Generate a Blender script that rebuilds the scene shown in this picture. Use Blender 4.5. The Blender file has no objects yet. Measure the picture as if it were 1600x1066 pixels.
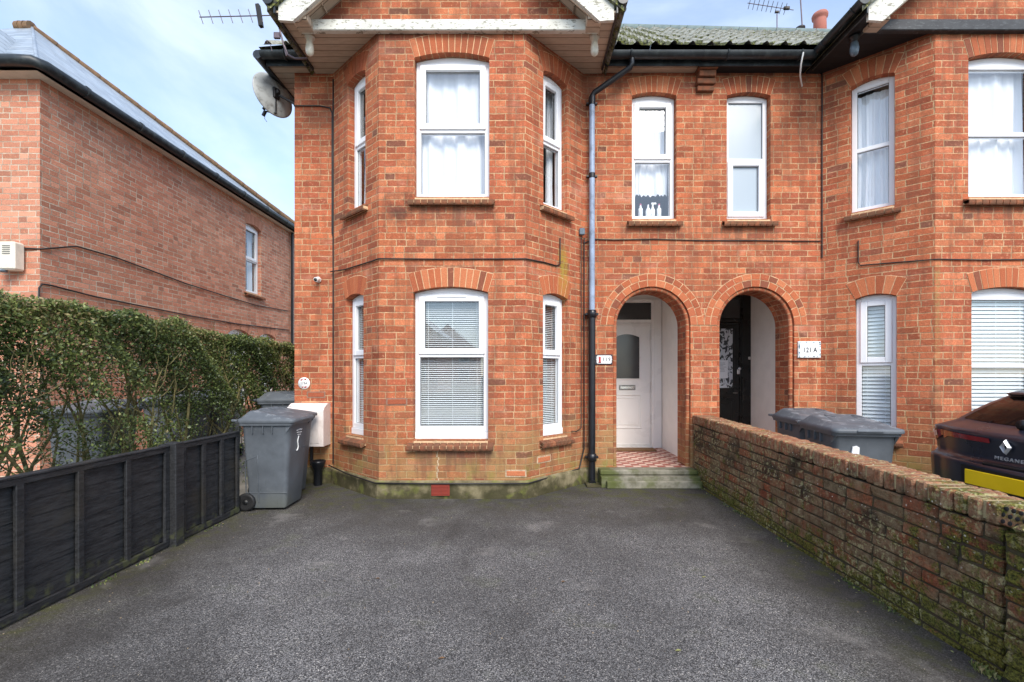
import bpy, math, random
import numpy as np
from mathutils import Vector, Matrix
random.seed(7); RNG = np.random.default_rng(7)
C = bpy.context.scene.collection
F = 711.0; VX, VY, CH = 813.0, 585.0, 1.4
D1, D2 = 5.15, 5.88
def PX(px, D): return (px - VX) * D / F
def PZ(py, D): return CH + (VY - py) * D / F
def lin(r, g, b):
    f = lambda c: (c/255/12.92) if c/255 <= 0.04045 else ((c/255+0.055)/1.055)**2.4
    return (f(r), f(g), f(b), 1)

# ------------------------------------------------------------------ mesh builder
class MB:
    def __init__(s): s.v = []; s.f = []; s.uv = []; s.rnd = []; s.sm = []; s.mi = []
    def face(s, pts, uv=None, rnd=0.5, smooth=False, mi=0):
        b = len(s.v); s.v += [tuple(p) for p in pts]; s.f.append(tuple(range(b, b+len(pts))))
        s.uv += (uv if uv else [(p[0], p[2]) for p in pts]); s.rnd.append(rnd); s.sm.append(smooth); s.mi.append(mi)
    def grid(s, P, rnd=0.5, smooth=True, closeu=False, closev=False, uv=None, mi=0):
        P = [[tuple(q) for q in r] for r in P]; nu = len(P); nv = len(P[0]); b = len(s.v)
        for r in P: s.v += r
        for i in range(nu if closeu else nu-1):
            for j in range(nv if closev else nv-1):
                i2 = (i+1) % nu; j2 = (j+1) % nv
                s.f.append((b+i*nv+j, b+i2*nv+j, b+i2*nv+j2, b+i*nv+j2))
                if uv: s.uv += [uv[i][j], uv[i+1 if i+1 < len(uv) else i][j], uv[i+1 if i+1 < len(uv) else i][j+1 if j+1 < len(uv[0]) else j], uv[i][j+1 if j+1 < len(uv[0]) else j]]
                else: s.uv += [(P[q][w][0], P[q][w][2]) for q, w in ((i, j), (i2, j), (i2, j2), (i, j2))]
                s.rnd.append(rnd[i][j] if isinstance(rnd, list) else rnd); s.sm.append(smooth); s.mi.append(mi)
    def cap(s, pts, rnd=0.5, mi=0): s.face(pts, rnd=rnd, mi=mi)
    def box(s, c, d, ch=0.0, rnd=0.5, jit=0.0, M=None, mi=0):
        cx, cy, cz = c; hx, hy, hz = d[0]/2, d[1]/2, d[2]/2
        T = (lambda p: M @ Vector(p)) if M is not None else (lambda p: Vector(p))
        if ch <= 0:
            q = [[(cx+a*hx, cy+b*hy, cz+e*hz) for e in (-1, 1)] for a, b in ((-1, -1), (1, -1), (1, 1), (-1, 1))]
            q = [[tuple(T(p)) for p in r] for r in q]
            for i in range(4): s.face([q[i][0], q[(i+1) % 4][0], q[(i+1) % 4][1], q[i][1]], rnd=rnd, mi=mi)
            s.face([q[i][1] for i in range(4)], rnd=rnd, mi=mi); s.face([q[i][0] for i in (3, 2, 1, 0)], rnd=rnd, mi=mi); return
        b = len(s.v); idx = {}
        for a in (-1, 1):
            for bb in (-1, 1):
                for e in (-1, 1):
                    jx, jy, jz = [(random.random()-.5)*2*jit for _ in range(3)]
                    for k in range(3):
                        p = [cx+a*(hx-(ch if k != 0 else 0))+jx, cy+bb*(hy-(ch if k != 1 else 0))+jy, cz+e*(hz-(ch if k != 2 else 0))+jz]
                        idx[(a, bb, e, k)] = len(s.v); s.v.append(tuple(T(p)))
        def add(l):
            s.f.append(tuple(l)); s.uv += [(s.v[i][0]+s.v[i][1], s.v[i][2]) for i in l]; s.rnd.append(rnd); s.sm.append(False); s.mi.append(mi)
        for k in range(3):
            o = [i for i in range(3) if i != k]
            for sg in (-1, 1):
                l = []
                for (x, y) in ((-1, -1), (1, -1), (1, 1), (-1, 1)):
                    t = [0, 0, 0]; t[k] = sg; t[o[0]] = x; t[o[1]] = y; l.append(idx[(*t, k)])
                if (sg == -1) ^ (k == 1): l = l[::-1]
                add(l)
        for k in range(3):      # edges along axis k
            o = [i for i in range(3) if i != k]
            for x in (-1, 1):
                for y in (-1, 1):
                    def g(e, kk):
                        t = [0, 0, 0]; t[k] = e; t[o[0]] = x; t[o[1]] = y; return idx[(*t, kk)]
                    add([g(-1, o[0]), g(1, o[0]), g(1, o[1]), g(-1, o[1])])
        for a in (-1, 1):
            for bb in (-1, 1):
                for e in (-1, 1): add([idx[(a, bb, e, k)] for k in range(3)])
    def tube(s, pts, r, n=8, rnd=0.5, caps=True, uvlen=False, mi=0):
        pts = [Vector(p) for p in pts]; rr = r if isinstance(r, (list, tuple)) else [r]*len(pts)
        rows = []; uvs = []; L = 0; prev = None
        for i, p in enumerate(pts):
            t = (pts[min(i+1, len(pts)-1)] - pts[max(i-1, 0)]).normalized()
            if prev is None:
                a = Vector((0, 0, 1)) if abs(t.z) < .9 else Vector((1, 0, 0)); u = t.cross(a).normalized()
            else: u = (prev - t*prev.dot(t)).normalized()
            prev = u; w = t.cross(u)
            if i: L += (p-pts[i-1]).length
            rows.append([p + (u*math.cos(2*math.pi*j/n) + w*math.sin(2*math.pi*j/n))*rr[i] for j in range(n)])
            uvs.append([(j/n*.1, L) for j in range(n)])
        s.grid(rows, rnd=rnd, closev=True, uv=uvs if uvlen else None, mi=mi)
        if caps: s.cap(rows[0][::-1], rnd, mi); s.cap(rows[-1], rnd, mi)
    def lathe(s, prof, c=(0, 0, 0), ax='z', n=20, rnd=0.5, M=None, mi=0):
        rows = []
        for (r, h) in prof:
            row = []
            for j in range(n):
                a = 2*math.pi*j/n; x, y = r*math.cos(a), r*math.sin(a)
                p = {'z': (x, y, h), 'y': (x, h, y), 'x': (h, x, y)}[ax]
                p = Vector(p) + Vector(c)
                row.append(tuple(M @ p) if M is not None else tuple(p))
            rows.append(row)
        s.grid(rows, rnd=rnd, closev=True, mi=mi)
    def prism(s, poly, T, d0, d1, rnd=0.5, mi=0):   # poly in (u,z); T(u,n,z)->world
        n = len(poly)
        a = [T(u, d0, z) for u, z in poly]; b = [T(u, d1, z) for u, z in poly]
        s.face(a, rnd=rnd, uv=[(u, z) for u, z in poly], mi=mi); s.face(b[::-1], rnd=rnd, uv=[(u, z) for u, z in poly[::-1]], mi=mi)
        for i in range(n):
            j = (i+1) % n
            s.face([a[j], a[i], b[i], b[j]], rnd=rnd, mi=mi)
    def build(s, name, mats, parent=None):
        me = bpy.data.meshes.new(name)
        off = Vector(parent_loc(parent))
        v = [(p[0]-off.x, p[1]-off.y, p[2]-off.z) for p in s.v]
        me.from_pydata(v, [], s.f)
        if not isinstance(mats, (list, tuple)): mats = [mats]
        for m in mats: me.materials.append(m)
        uvl = me.uv_layers.new(name='UVMap'); uvl.data.foreach_set('uv', np.array(s.uv, dtype=np.float32).ravel())
        at = me.attributes.new('rnd', 'FLOAT', 'FACE'); at.data.foreach_set('value', np.array(s.rnd, dtype=np.float32))
        me.polygons.foreach_set('use_smooth', s.sm); me.polygons.foreach_set('material_index', s.mi); me.update()
        o = bpy.data.objects.new(name, me); C.objects.link(o)
        if parent: o.parent = parent
        return o
def parent_loc(p):
    v = Vector((0, 0, 0))
    while p is not None: v += p.location; p = p.parent
    return v
def empty(name, loc=(0, 0, 0)):
    o = bpy.data.objects.new(name, None); o.location = loc; o.empty_display_size = .1; C.objects.link(o); return o
def tag(o, label=None, cat=None, group=None, kind=None):
    if label: o['label'] = label
    if cat: o['category'] = cat
    if group: o['group'] = group
    if kind: o['kind'] = kind
    return o
def copy_tree(o, parent=None):
    c = o.copy(); C.objects.link(c); c.parent = parent
    for ch in list(o.children): copy_tree(ch, c)
    return c

# ------------------------------------------------------------------ node helpers
class NT:
    def __init__(s, name):
        s.m = bpy.data.materials.new(name); s.m.use_nodes = True; s.t = s.m.node_tree; s.t.nodes.clear()
        s.out = s.t.nodes.new('ShaderNodeOutputMaterial')
    def n(s, typ, **kw):
        d = s.t.nodes.new(typ)
        for k, v in kw.items(): setattr(d, k, v)
        return d
    def link(s, a, b): s.t.links.new(a, b)
    def setin(s, sock, v):
        if isinstance(v, bpy.types.NodeSocket): s.link(v, sock)
        else:
            if sock.type == 'RGBA' and isinstance(v, (int, float)): v = (v, v, v, 1)
            sock.default_value = v
    def math(s, op, a, b=None, c=None, clamp=False):
        d = s.n('ShaderNodeMath', operation=op, use_clamp=clamp)
        s.setin(d.inputs[0], a)
        if b is not None: s.setin(d.inputs[1], b)
        if c is not None: s.setin(d.inputs[2], c)
        return d.outputs[0]
    def mix(s, f, a, b, typ='MIX'):
        d = s.n('ShaderNodeMix', data_type='RGBA', blend_type=typ); d.clamp_factor = True
        s.setin(d.inputs[0], f); s.setin(d.inputs[6], a); s.setin(d.inputs[7], b); return d.outputs[2]
    def noise(s, vec, scale, detail=3, rough=.55, dist=0):
        d = s.n('ShaderNodeTexNoise'); s.link(vec, d.inputs['Vector']); d.inputs['Scale'].default_value = scale
        d.inputs['Detail'].default_value = detail; d.inputs['Roughness'].default_value = rough; d.inputs['Distortion'].default_value = dist
        return d.outputs[0]
    def ramp(s, f, lo, hi, a=0.0, b=1.0):
        d = s.n('ShaderNodeMapRange', interpolation_type='SMOOTHSTEP'); s.setin(d.inputs[0], f)
        s.setin(d.inputs[1], lo); s.setin(d.inputs[2], hi); s.setin(d.inputs[3], a); s.setin(d.inputs[4], b); return d.outputs[0]
    def cramp(s, f, stops, interp='LINEAR'):
        d = s.n('ShaderNodeValToRGB'); s.link(f, d.inputs[0]); cr = d.color_ramp; cr.interpolation = interp
        while len(cr.elements) < len(stops): cr.elements.new(1)
        for e, (p, c) in zip(cr.elements, stops): e.position = p; e.color = c
        return d.outputs[0]
    def pos(s): return s.n('ShaderNodeNewGeometry').outputs['Position']
    def scalev(s, v, sc):
        d = s.n('ShaderNodeVectorMath', operation='MULTIPLY'); s.link(v, d.inputs[0]); d.inputs[1].default_value = sc; return d.outputs[0]
    def sep(s, v):
        d = s.n('ShaderNodeSeparateXYZ'); s.link(v, d.inputs[0]); return d.outputs
    def comb(s, x, y, z=0.0):
        d = s.n('ShaderNodeCombineXYZ'); s.setin(d.inputs[0], x); s.setin(d.inputs[1], y); s.setin(d.inputs[2], z); return d.outputs[0]
    def wn(s, v):
        d = s.n('ShaderNodeTexWhiteNoise', noise_dimensions='3D'); s.link(v, d.inputs['Vector']); return d.outputs['Value']
    def attr(s, nm='rnd'):
        return s.n('ShaderNodeAttribute', attribute_name=nm).outputs['Fac']
    def bsdf(s, col, rough=.8, bump=None, bstr=.5, bdist=.01, metal=0, spec=.5, coat=0, trans=None):
        d = s.n('ShaderNodeBsdfPrincipled'); s.setin(d.inputs['Base Color'], col); s.setin(d.inputs['Roughness'], rough)
        s.setin(d.inputs['Metallic'], metal); d.inputs['Specular IOR Level'].default_value = spec; d.inputs['Coat Weight'].default_value = coat
        if coat: d.inputs['Coat Roughness'].default_value = .05
        if bump is not None:
            b = s.n('ShaderNodeBump'); b.inputs['Strength'].default_value = bstr; b.inputs['Distance'].default_value = bdist
            s.link(bump, b.inputs['Height']); s.link(b.outputs[0], d.inputs['Normal'])
        s.link(d.outputs[0], s.out.inputs[0]); return d
def simple(name, col, rough=.6, var=.12, scale=8, metal=0, coat=0, bump=0, dirt=None, dirtamt=.0, spec=.5):
    t = NT(name); p = t.pos(); nz = t.noise(p, scale, 4)
    f = t.ramp(nz, .3, .7, 1-var, 1+var); c = t.mix(1.0, col, t.comb(f, f, f), 'MULTIPLY')
    if dirt: c = t.mix(t.math('MULTIPLY', t.ramp(t.noise(p, scale*2.3, 5, .65), .45, .72), dirtamt), c, dirt)
    r = t.ramp(nz, .3, .7, rough*.85, min(1, rough*1.15))
    t.bsdf(c, r, bump=t.noise(p, scale*12, 3) if bump else None, bstr=bump, bdist=.004, metal=metal, coat=coat, spec=spec); return t.m

# brick colours
BR = [(0.0, lin(146, 78, 53)), (.15, lin(166, 92, 62)), (.4, lin(179, 100, 66)), (.6, lin(187, 109, 73)), (.78, lin(197, 122, 84)), (.88, lin(172, 93, 64)), (.965, lin(156, 85, 60)), (.98, lin(126, 80, 62)), (1.0, lin(112, 78, 63))]
BN = [(0.0, lin(186, 126, 102)), (.3, lin(200, 140, 113)), (.6, lin(210, 151, 125)), (.85, lin(194, 132, 105)), (1.0, lin(172, 121, 100))]
def brick_wall(name, stops, mortar, W=.225, H=.075, weather=True):
    t = NT(name); uvn = t.n('ShaderNodeUVMap', uv_map='UVMap').outputs[0]; P = t.pos(); ps = t.sep(P)
    s = t.sep(uvn)
    w1 = t.noise(P, 9, 2); w2 = t.noise(t.scalev(P, (1.3, 1.1, 1.7)), 23, 2)
    dv = t.math('MULTIPLY', t.math('SUBTRACT', w1, .5), .012); du = t.math('MULTIPLY', t.math('SUBTRACT', w2, .5), .012)
    dv = t.math('ADD', dv, t.math('MULTIPLY', t.math('SUBTRACT', w2, .5), .006))
    v = t.math('DIVIDE', t.math('ADD', s[1], dv), H); row = t.math('FLOOR', v); fy = t.math('FRACT', v)
    par = t.math('MULTIPLY', t.math('FLOORED_MODULO', row, 2), .5)
    rj = t.math('MULTIPLY', t.wn(t.comb(row, 3.3, 1.7)), .16)
    x = t.math('ADD', t.math('ADD', t.math('DIVIDE', t.math('ADD', s[0], du), W), par), rj)
    col = t.math('FLOOR', x); fx = t.math('FRACT', x)
    isp = t.math('GREATER_THAN', t.wn(t.comb(col, row, 9.1)), .72)
    fx2 = t.math('FRACT', t.math('MULTIPLY', fx, 2)); half = t.math('MULTIPLY', t.math('FLOOR', t.math('MULTIPLY', fx, 2)), isp)
    d1 = t.math('MULTIPLY', t.math('MINIMUM', fx, t.math('SUBTRACT', 1, fx)), W)
    d2 = t.math('MULTIPLY', t.math('MINIMUM', fx2, t.math('SUBTRACT', 1, fx2)), W/2)
    dx = t.math('ADD', t.math('MULTIPLY', d1, t.math('SUBTRACT', 1, isp)), t.math('MULTIPLY', d2, isp))
    dy = t.math('MULTIPLY', t.math('MINIMUM', fy, t.math('SUBTRACT', 1, fy)), H)
    dm = t.math('MINIMUM', dx, dy)
    fine = t.noise(P, 90, 4, .6); thr = t.math('ADD', .0006, t.math('MULTIPLY', w1, .0058))
    mask = t.ramp(t.math('ADD', dm, t.math('MULTIPLY', t.math('SUBTRACT', fine, .5), .006)), thr, t.math('ADD', thr, .0035))
    rnd = t.wn(t.comb(t.math('ADD', t.math('MULTIPLY', col, 2), half), row, 5.5))
    bc = t.cramp(rnd, stops)
    rnd2 = t.wn(t.comb(t.math('ADD', t.math('MULTIPLY', col, 2), half), row, 15.5))
    big = t.noise(P, .9, 3); bc = t.mix(t.ramp(big, .35, .7, 0, .5), bc, t.mix(.5, bc, lin(182, 96, 72)))
    f = t.ramp(fine, .25, .75, .74, 1.2); f = t.math('MULTIPLY', f, t.ramp(rnd2, 0, 1, .86, 1.14)); bc = t.mix(1.0, bc, t.comb(f, f, f), 'MULTIPLY')
    med = t.noise(P, 28, 4, .65)
    bc = t.mix(t.ramp(med, .54, .72, 0, .6), bc, lin(216, 156, 120))     # pale scuffs
    mc = t.mix(t.ramp(t.noise(P, 6, 4), .4, .62), mortar, t.mix(.5, mortar, lin(120, 84, 62)))
    f3 = t.ramp(fine, .3, .7, .75, 1.15); mc = t.mix(1.0, mc, t.comb(f3, f3, f3), 'MULTIPLY')
    c = t.mix(mask, mc, bc)
    if weather:
        z = ps[2]; n1 = t.noise(P, 3.2, 5, .65)
        low = t.math('MULTIPLY', t.ramp(t.math('ADD', z, t.math('MULTIPLY', t.math('SUBTRACT', n1, .5), 1.5)), .25, 1.15, .85, 0), t.ramp(t.math('ADD', rnd2, n1), .45, 1.2, .15, 1.0))
        c = t.mix(t.math('MULTIPLY', low, .75), c, lin(150, 134, 88))
        lo2 = t.math('MULTIPLY', t.ramp(z, .1, .75, 1, 0), t.ramp(t.noise(P, 5, 4, .6), .5, .68))
        c = t.mix(t.math('MULTIPLY', lo2, .55), c, lin(126, 130, 60))
        # pale efflorescence patches below the first-floor band
        ef = t.math('MULTIPLY', t.ramp(t.noise(t.scalev(P, (1, 1, 2.2)), 1.3, 5, .7), .56, .72), t.ramp(z, .9, 1.6, .25, .42))
        c = t.mix(ef, c, lin(206, 150, 126))
        ax = t.noise(t.scalev(P, (6, 6, .7)), 1.6, 4, .65); c = t.mix(t.math('MULTIPLY', t.ramp(ax, .46, .66), .42), c, lin(116, 76, 58))
        gn = t.noise(t.scalev(P, (1, 1, 1)), 17, 5, .75); c = t.mix(t.ramp(gn, .54, .7, 0, .5), c, lin(112, 72, 52))
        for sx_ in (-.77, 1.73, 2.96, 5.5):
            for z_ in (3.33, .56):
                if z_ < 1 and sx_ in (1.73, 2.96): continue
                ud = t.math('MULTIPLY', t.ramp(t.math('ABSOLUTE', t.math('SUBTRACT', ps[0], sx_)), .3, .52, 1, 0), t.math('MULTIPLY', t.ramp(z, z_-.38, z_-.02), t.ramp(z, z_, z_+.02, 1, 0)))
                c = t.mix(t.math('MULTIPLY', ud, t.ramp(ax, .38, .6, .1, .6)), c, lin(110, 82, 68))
        blot = t.noise(t.scalev(P, (1, 1, 1.6)), 2.1, 5, .7); c = t.mix(t.ramp(blot, .52, .68, 0, .28), c, lin(128, 84, 66))
        # darker patches towards the eaves
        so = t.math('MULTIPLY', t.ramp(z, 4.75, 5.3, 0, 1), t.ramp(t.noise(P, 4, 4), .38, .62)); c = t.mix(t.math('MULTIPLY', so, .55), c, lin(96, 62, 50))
        # yellow-green streak on the right cheek of the first bay
        sx = t.math('ABSOLUTE', t.math('SUBTRACT', ps[0], .53)); stk = t.math('MULTIPLY', t.math('MULTIPLY', t.ramp(t.math('ADD', sx, t.math('MULTIPLY', n1, .12)), .07, .14, 1, 0), t.ramp(med, .38, .58, .35, 1)), t.math('MULTIPLY', t.ramp(z, 2.15, 2.7), t.ramp(z, 2.8, 3.06, 1, 0)))
        stk = t.math('MULTIPLY', stk, t.math('LESS_THAN', ps[1], 5.85))
        c = t.mix(t.math('MULTIPLY', stk, .7), c, lin(160, 146, 50))
        sx = t.math('ABSOLUTE', t.math('SUBTRACT', ps[0], 4.72)); stk = t.math('MULTIPLY', t.ramp(sx, .01, .05, 1, 0), t.ramp(z, .3, 2.6, .1, .9))
        stk = t.math('MULTIPLY', t.math('MULTIPLY', stk, t.ramp(z, 2.5, 2.8, 1, 0)), t.ramp(med, .35, .6)); c = t.mix(t.math('MULTIPLY', stk, .6), c, lin(140, 126, 76))
        # soot smudges under the upper front sill
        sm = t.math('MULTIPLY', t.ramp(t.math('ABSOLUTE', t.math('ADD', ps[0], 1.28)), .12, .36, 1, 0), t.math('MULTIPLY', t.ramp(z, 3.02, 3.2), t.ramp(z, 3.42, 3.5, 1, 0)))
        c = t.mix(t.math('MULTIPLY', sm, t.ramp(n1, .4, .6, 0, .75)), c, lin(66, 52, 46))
    h = t.math('ADD', t.math('MULTIPLY', mask, .6), t.math('MULTIPLY', t.math('ADD', fine, med), .35))
    h = t.math('ADD', h, t.math('MULTIPLY', rnd2, .12))
    t.bsdf(c, .9, bump=h, bstr=.7, bdist=.007, spec=.25); return t.m
def brick_piece(name, kind='house'):
    t = NT(name); P = t.pos(); z = t.sep(P)[2]; r = t.attr()
    bc = t.cramp(r, BR if kind != 'neigh' else BN); fine = t.noise(P, 90, 4, .6); med = t.noise(P, 26, 5, .7)
    f = t.ramp(fine, .25, .75, .8, 1.15); bc = t.mix(1.0, bc, t.comb(f, f, f), 'MULTIPLY')
    bc = t.mix(t.ramp(med, .58, .72, 0, .45), bc, lin(205, 142, 104))
    rough = .9
    if kind == 'sill':
        bc = t.mix(t.ramp(t.noise(P, 14, 4), .3, .6, .5, .9), bc, lin(104, 78, 60))
    if kind == 'house' or kind == 'sill':
        so = t.math('MULTIPLY', t.ramp(z, 4.8, 5.3), t.ramp(t.noise(P, 4, 4), .38, .62)); bc = t.mix(t.math('MULTIPLY', so, .4), bc, lin(96, 62, 50))
        sx = t.math('ABSOLUTE', t.math('SUBTRACT', t.sep(P)[0], .53)); stk = t.math('MULTIPLY', t.ramp(sx, .03, .10, 1, 0), t.math('MULTIPLY', t.math('MULTIPLY', t.ramp(z, 2.1, 2.6), t.math('LESS_THAN', z, 3.05)), t.ramp(med, .35, .6, .3, 1)))
        bc = t.mix(t.math('MULTIPLY', stk, .5), bc, lin(160, 146, 50))
    if kind == 'garden':
        gr = t.noise(P, 55, 5, .8); bc = t.mix(1.0, bc, t.comb(*(t.ramp(gr, .3, .7, .55, 1.35),)*3), 'MULTIPLY')
        n1 = t.noise(P, 4.5, 5, .7); n2 = t.noise(t.scalev(P, (1, 1, 1.6)), 2.6, 4, .6); n3 = t.noise(P, 17, 5, .7)
        bc = t.mix(t.ramp(z, .66, .72, 1, 0), t.mix(t.ramp(n3, .4, .65, .1, .55), t.mix(1.0, bc, (0.84, .86, .90, 1), 'MULTIPLY'), lin(176, 144, 116)), t.mix(t.math('MULTIPLY', t.ramp(n3, .3, .7, .3, 1.0), t.ramp(t.math('FRACT', t.math('MULTIPLY', r, 7.3)), .15, .8, .0, .75)), t.mix(1.0, bc, (0.8, .76, .74, 1), 'MULTIPLY'), lin(96, 84, 64)))
        body = t.ramp(z, .70, .78, 1, 0)
        g = t.mix(t.ramp(n3, .35, .65), lin(98, 84, 62), lin(142, 128, 98)); bc = t.mix(t.math('MULTIPLY', t.ramp(t.math('ADD', n1, t.math('MULTIPLY', r, .25)), .42, .72, .1, .9), t.math('ADD', .35, t.math('MULTIPLY', body, .55))), bc, g)
        blk = t.math('MULTIPLY', t.math('MULTIPLY', t.ramp(n2, .47, .62), t.ramp(z, .3, .5)), t.ramp(z, .74, .79, 1, .15)); bc = t.mix(t.math('MULTIPLY', blk, .8), bc, lin(48, 42, 34))
        ms = t.math('ADD', t.ramp(t.math('ADD', z, t.math('MULTIPLY', n1, .3)), .1, .5, .5, 0), t.ramp(t.sep(P)[1], 1.9, 3.0, .3, 0)); mg = t.ramp(t.math('ADD', t.noise(P, 8, 5, .75), t.math('MULTIPLY', ms, .5)), .56, .70)
        bc = t.mix(t.math('MULTIPLY', mg, .9), bc, t.mix(t.ramp(fine, .35, .65), lin(44, 52, 18), lin(122, 124, 50)))
        vo = t.n('ShaderNodeTexVoronoi'); t.link(P, vo.inputs['Vector']); vo.inputs['Scale'].default_value = 34
        sp = t.math('MULTIPLY', t.ramp(t.math('ADD', vo.outputs[0], t.math('MULTIPLY', t.noise(P, 60, 3, .7), .55)), .36, .46, 1, 0), t.ramp(t.noise(P, 5, 2), .44, .56)); sp = t.math('MULTIPLY', sp, t.ramp(z, .3, .55))
        bc = t.mix(t.math('MULTIPLY', sp, .95), bc, lin(226, 224, 208))
        yl = t.math('MULTIPLY', t.ramp(t.noise(P, 31, 5, .7), .52, .60), t.ramp(t.noise(P, 3, 3), .42, .58)); bc = t.mix(t.math('MULTIPLY', yl, .7), bc, lin(186, 182, 132))
        pale = t.math('MULTIPLY', t.ramp(t.noise(P, 9, 5, .7), .56, .68), .5); bc = t.mix(pale, bc, lin(178, 164, 128))
    h = t.math('ADD', fine, med); t.bsdf(bc, rough, bump=h, bstr=1.0 if kind == 'garden' else .6, bdist=.016 if kind == 'garden' else .005, spec=.25); return t.m

M = {}
M['brick'] = brick_wall('red_brick', BR, lin(206, 170, 130))
M['nbrick'] = brick_wall('pale_brick', BN, lin(206, 194, 172), weather=False)
M['piece'] = brick_piece('arch_brick'); M['sillb'] = brick_piece('sill_brick', 'sill'); M['gbrick'] = brick_piece('old_garden_brick', 'garden'); M['npiece'] = brick_piece('pale_arch_brick', 'neigh')
M['mortar'] = simple('mortar', lin(214, 182, 142), .95, .2, 20, bump=.6)
M['gmortar'] = simple('dark_mortar', lin(70, 60, 46), .95, .3, 12, bump=.8, dirt=lin(70, 74, 34), dirtamt=.7)
M['pvc'] = simple('white_pvc', lin(238, 240, 242), .35, .03, 3, spec=.5)
M['render'] = None
def plinth_mat():
    t = NT('mossy_render'); P = t.pos(); z = t.sep(P)[2]
    c = t.mix(t.ramp(t.noise(P, 7, 5, .65), .3, .7), lin(142, 132, 104), lin(92, 86, 62))
    c = t.mix(t.ramp(t.math('ADD', t.noise(P, 4, 4), t.math('MULTIPLY', z, -1.2)), .28, .5, 0, .85), c, lin(60, 58, 38))
    c = t.mix(t.ramp(t.noise(P, 5.5, 4), .52, .66, 0, .7), c, lin(112, 116, 58))
    t.bsdf(c, .95, bump=t.noise(P, 60, 4), bstr=.6, bdist=.006, spec=.2); return t.m
M['plinth'] = plinth_mat()
def peel(name, base, under, amt=.6):
    t = NT(name); P = t.pos(); n = t.noise(t.scalev(P, (1, 1, 3)), 14, 6, .75)
    c = t.mix(t.ramp(t.noise(P, 5, 3), .3, .7), base, t.mix(.25, base, under)); c = t.mix(t.math('MULTIPLY', t.ramp(n, .54, .6), amt), c, under)
    t.bsdf(c, .6, bump=n, bstr=.4, bdist=.004); return t.m
M['board'] = peel('peeling_white_paint', lin(222, 222, 212), lin(110, 104, 82), .8)
M['blackpaint'] = peel('worn_black_paint', lin(34, 36, 40), lin(92, 96, 98), .5)
def plank_mat(name, base, groove):
    t = NT(name); P = t.pos(); s = t.sep(P)
    fy = t.math('FRACT', t.math('DIVIDE', s[1], .105)); g = t.ramp(t.math('MINIMUM', fy, t.math('SUBTRACT', 1, fy)), .015, .06)
    row = t.math('FLOOR', t.math('DIVIDE', s[1], .105)); rr = t.wn(t.comb(row, 2.2, .4))
    f = t.ramp(rr, 0, 1, .82, 1.08); c = t.mix(1.0, base, t.comb(f, f, f), 'MULTIPLY')
    n = t.noise(t.scalev(P, (1, 4, 1)), 6, 5, .7); c = t.mix(t.ramp(n, .4, .72, 0, .6), c, t.mix(.5, base, groove)); c = t.mix(g, groove, c)
    t.bsdf(c, .7, bump=g, bstr=.5, bdist=.006); return t.m
M['soffit'] = plank_mat('dirty_cream_soffit_boards', lin(204, 186, 164), lin(96, 80, 64))
M['soffitb'] = plank_mat('black_soffit_boards', lin(30, 30, 32), lin(10, 10, 10))
M['gutter'] = simple('black_gutter', lin(34, 40, 44), .4, .3, 5, dirt=lin(92, 100, 98), dirtamt=.35)
M['cast'] = simple('black_cast_iron', lin(26, 28, 33), .35, .2, 6)
M['greypipe'] = simple('grey_painted_pipe', lin(146, 162, 184), .35, .15, 5, dirt=lin(70, 78, 88), dirtamt=.5)
def roof_tile(name, base, moss=True):
    t = NT(name); P = t.pos(); r = t.attr(); n = t.noise(P, 9, 5, .7); n2 = t.noise(P, 40, 4, .6)
    c = t.mix(t.ramp(n2, .3, .7), base, t.mix(.6, base, lin(70, 70, 66)))
    c = t.mix(t.ramp(r, .3, .9, 0, .72), c, lin(44, 46, 36))  # shade in the tile valleys painted into the colour, under the moss
    if moss:
        c = t.mix(t.ramp(t.math('ADD', n, t.math('MULTIPLY', r, .35)), .55, .75, 0, .95), c, t.mix(t.ramp(n2, .42, .66), lin(34, 36, 22), lin(124, 128, 52)))
        c = t.mix(t.ramp(n2, .62, .7, 0, .6), c, lin(196, 196, 182))
    t.bsdf(c, .85, bump=n2, bstr=.6, bdist=.01); return t.m
M['tile'] = roof_tile('mossy_roof_tiles', lin(178, 178, 166))
def slate():
    t = NT('grey_slates'); uvn = t.n('ShaderNodeUVMap', uv_map='UVMap').outputs[0]; s = t.sep(uvn); P = t.pos()
    v = t.math('DIVIDE', s[1], .22); row = t.math('FLOOR', v); fy = t.math('FRACT', v)
    x = t.math('ADD', t.math('DIVIDE', s[0], .28), t.math('MULTIPLY', t.math('FLOORED_MODULO', row, 2), .5)); fx = t.math('FRACT', x)
    g = t.math('MULTIPLY', t.ramp(fy, .02, .1), t.ramp(t.math('MINIMUM', fx, t.math('SUBTRACT', 1, fx)), .008, .03))
    rr = t.wn(t.comb(t.math('FLOOR', x), row, 1.0)); c = t.mix(rr, lin(126, 138, 148), lin(160, 172, 182))
    c = t.mix(t.ramp(t.noise(P, 3, 5, .7), .45, .7, 0, .5), c, lin(176, 182, 184)); c = t.mix(g, lin(60, 66, 72), c)
    t.bsdf(c, .34, bump=g, bstr=.4, bdist=.006, spec=.8); return t.m
M['slate'] = slate()
M['ridge'] = simple('ridge_tile_clay', lin(124, 96, 72), .9, .3, 12, bump=.5, dirt=lin(110, 96, 60), dirtamt=.6)
M['ridgegrey'] = simple('grey_ridge_tiles', lin(110, 124, 122), .8, .2, 10, bump=.4)
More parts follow.
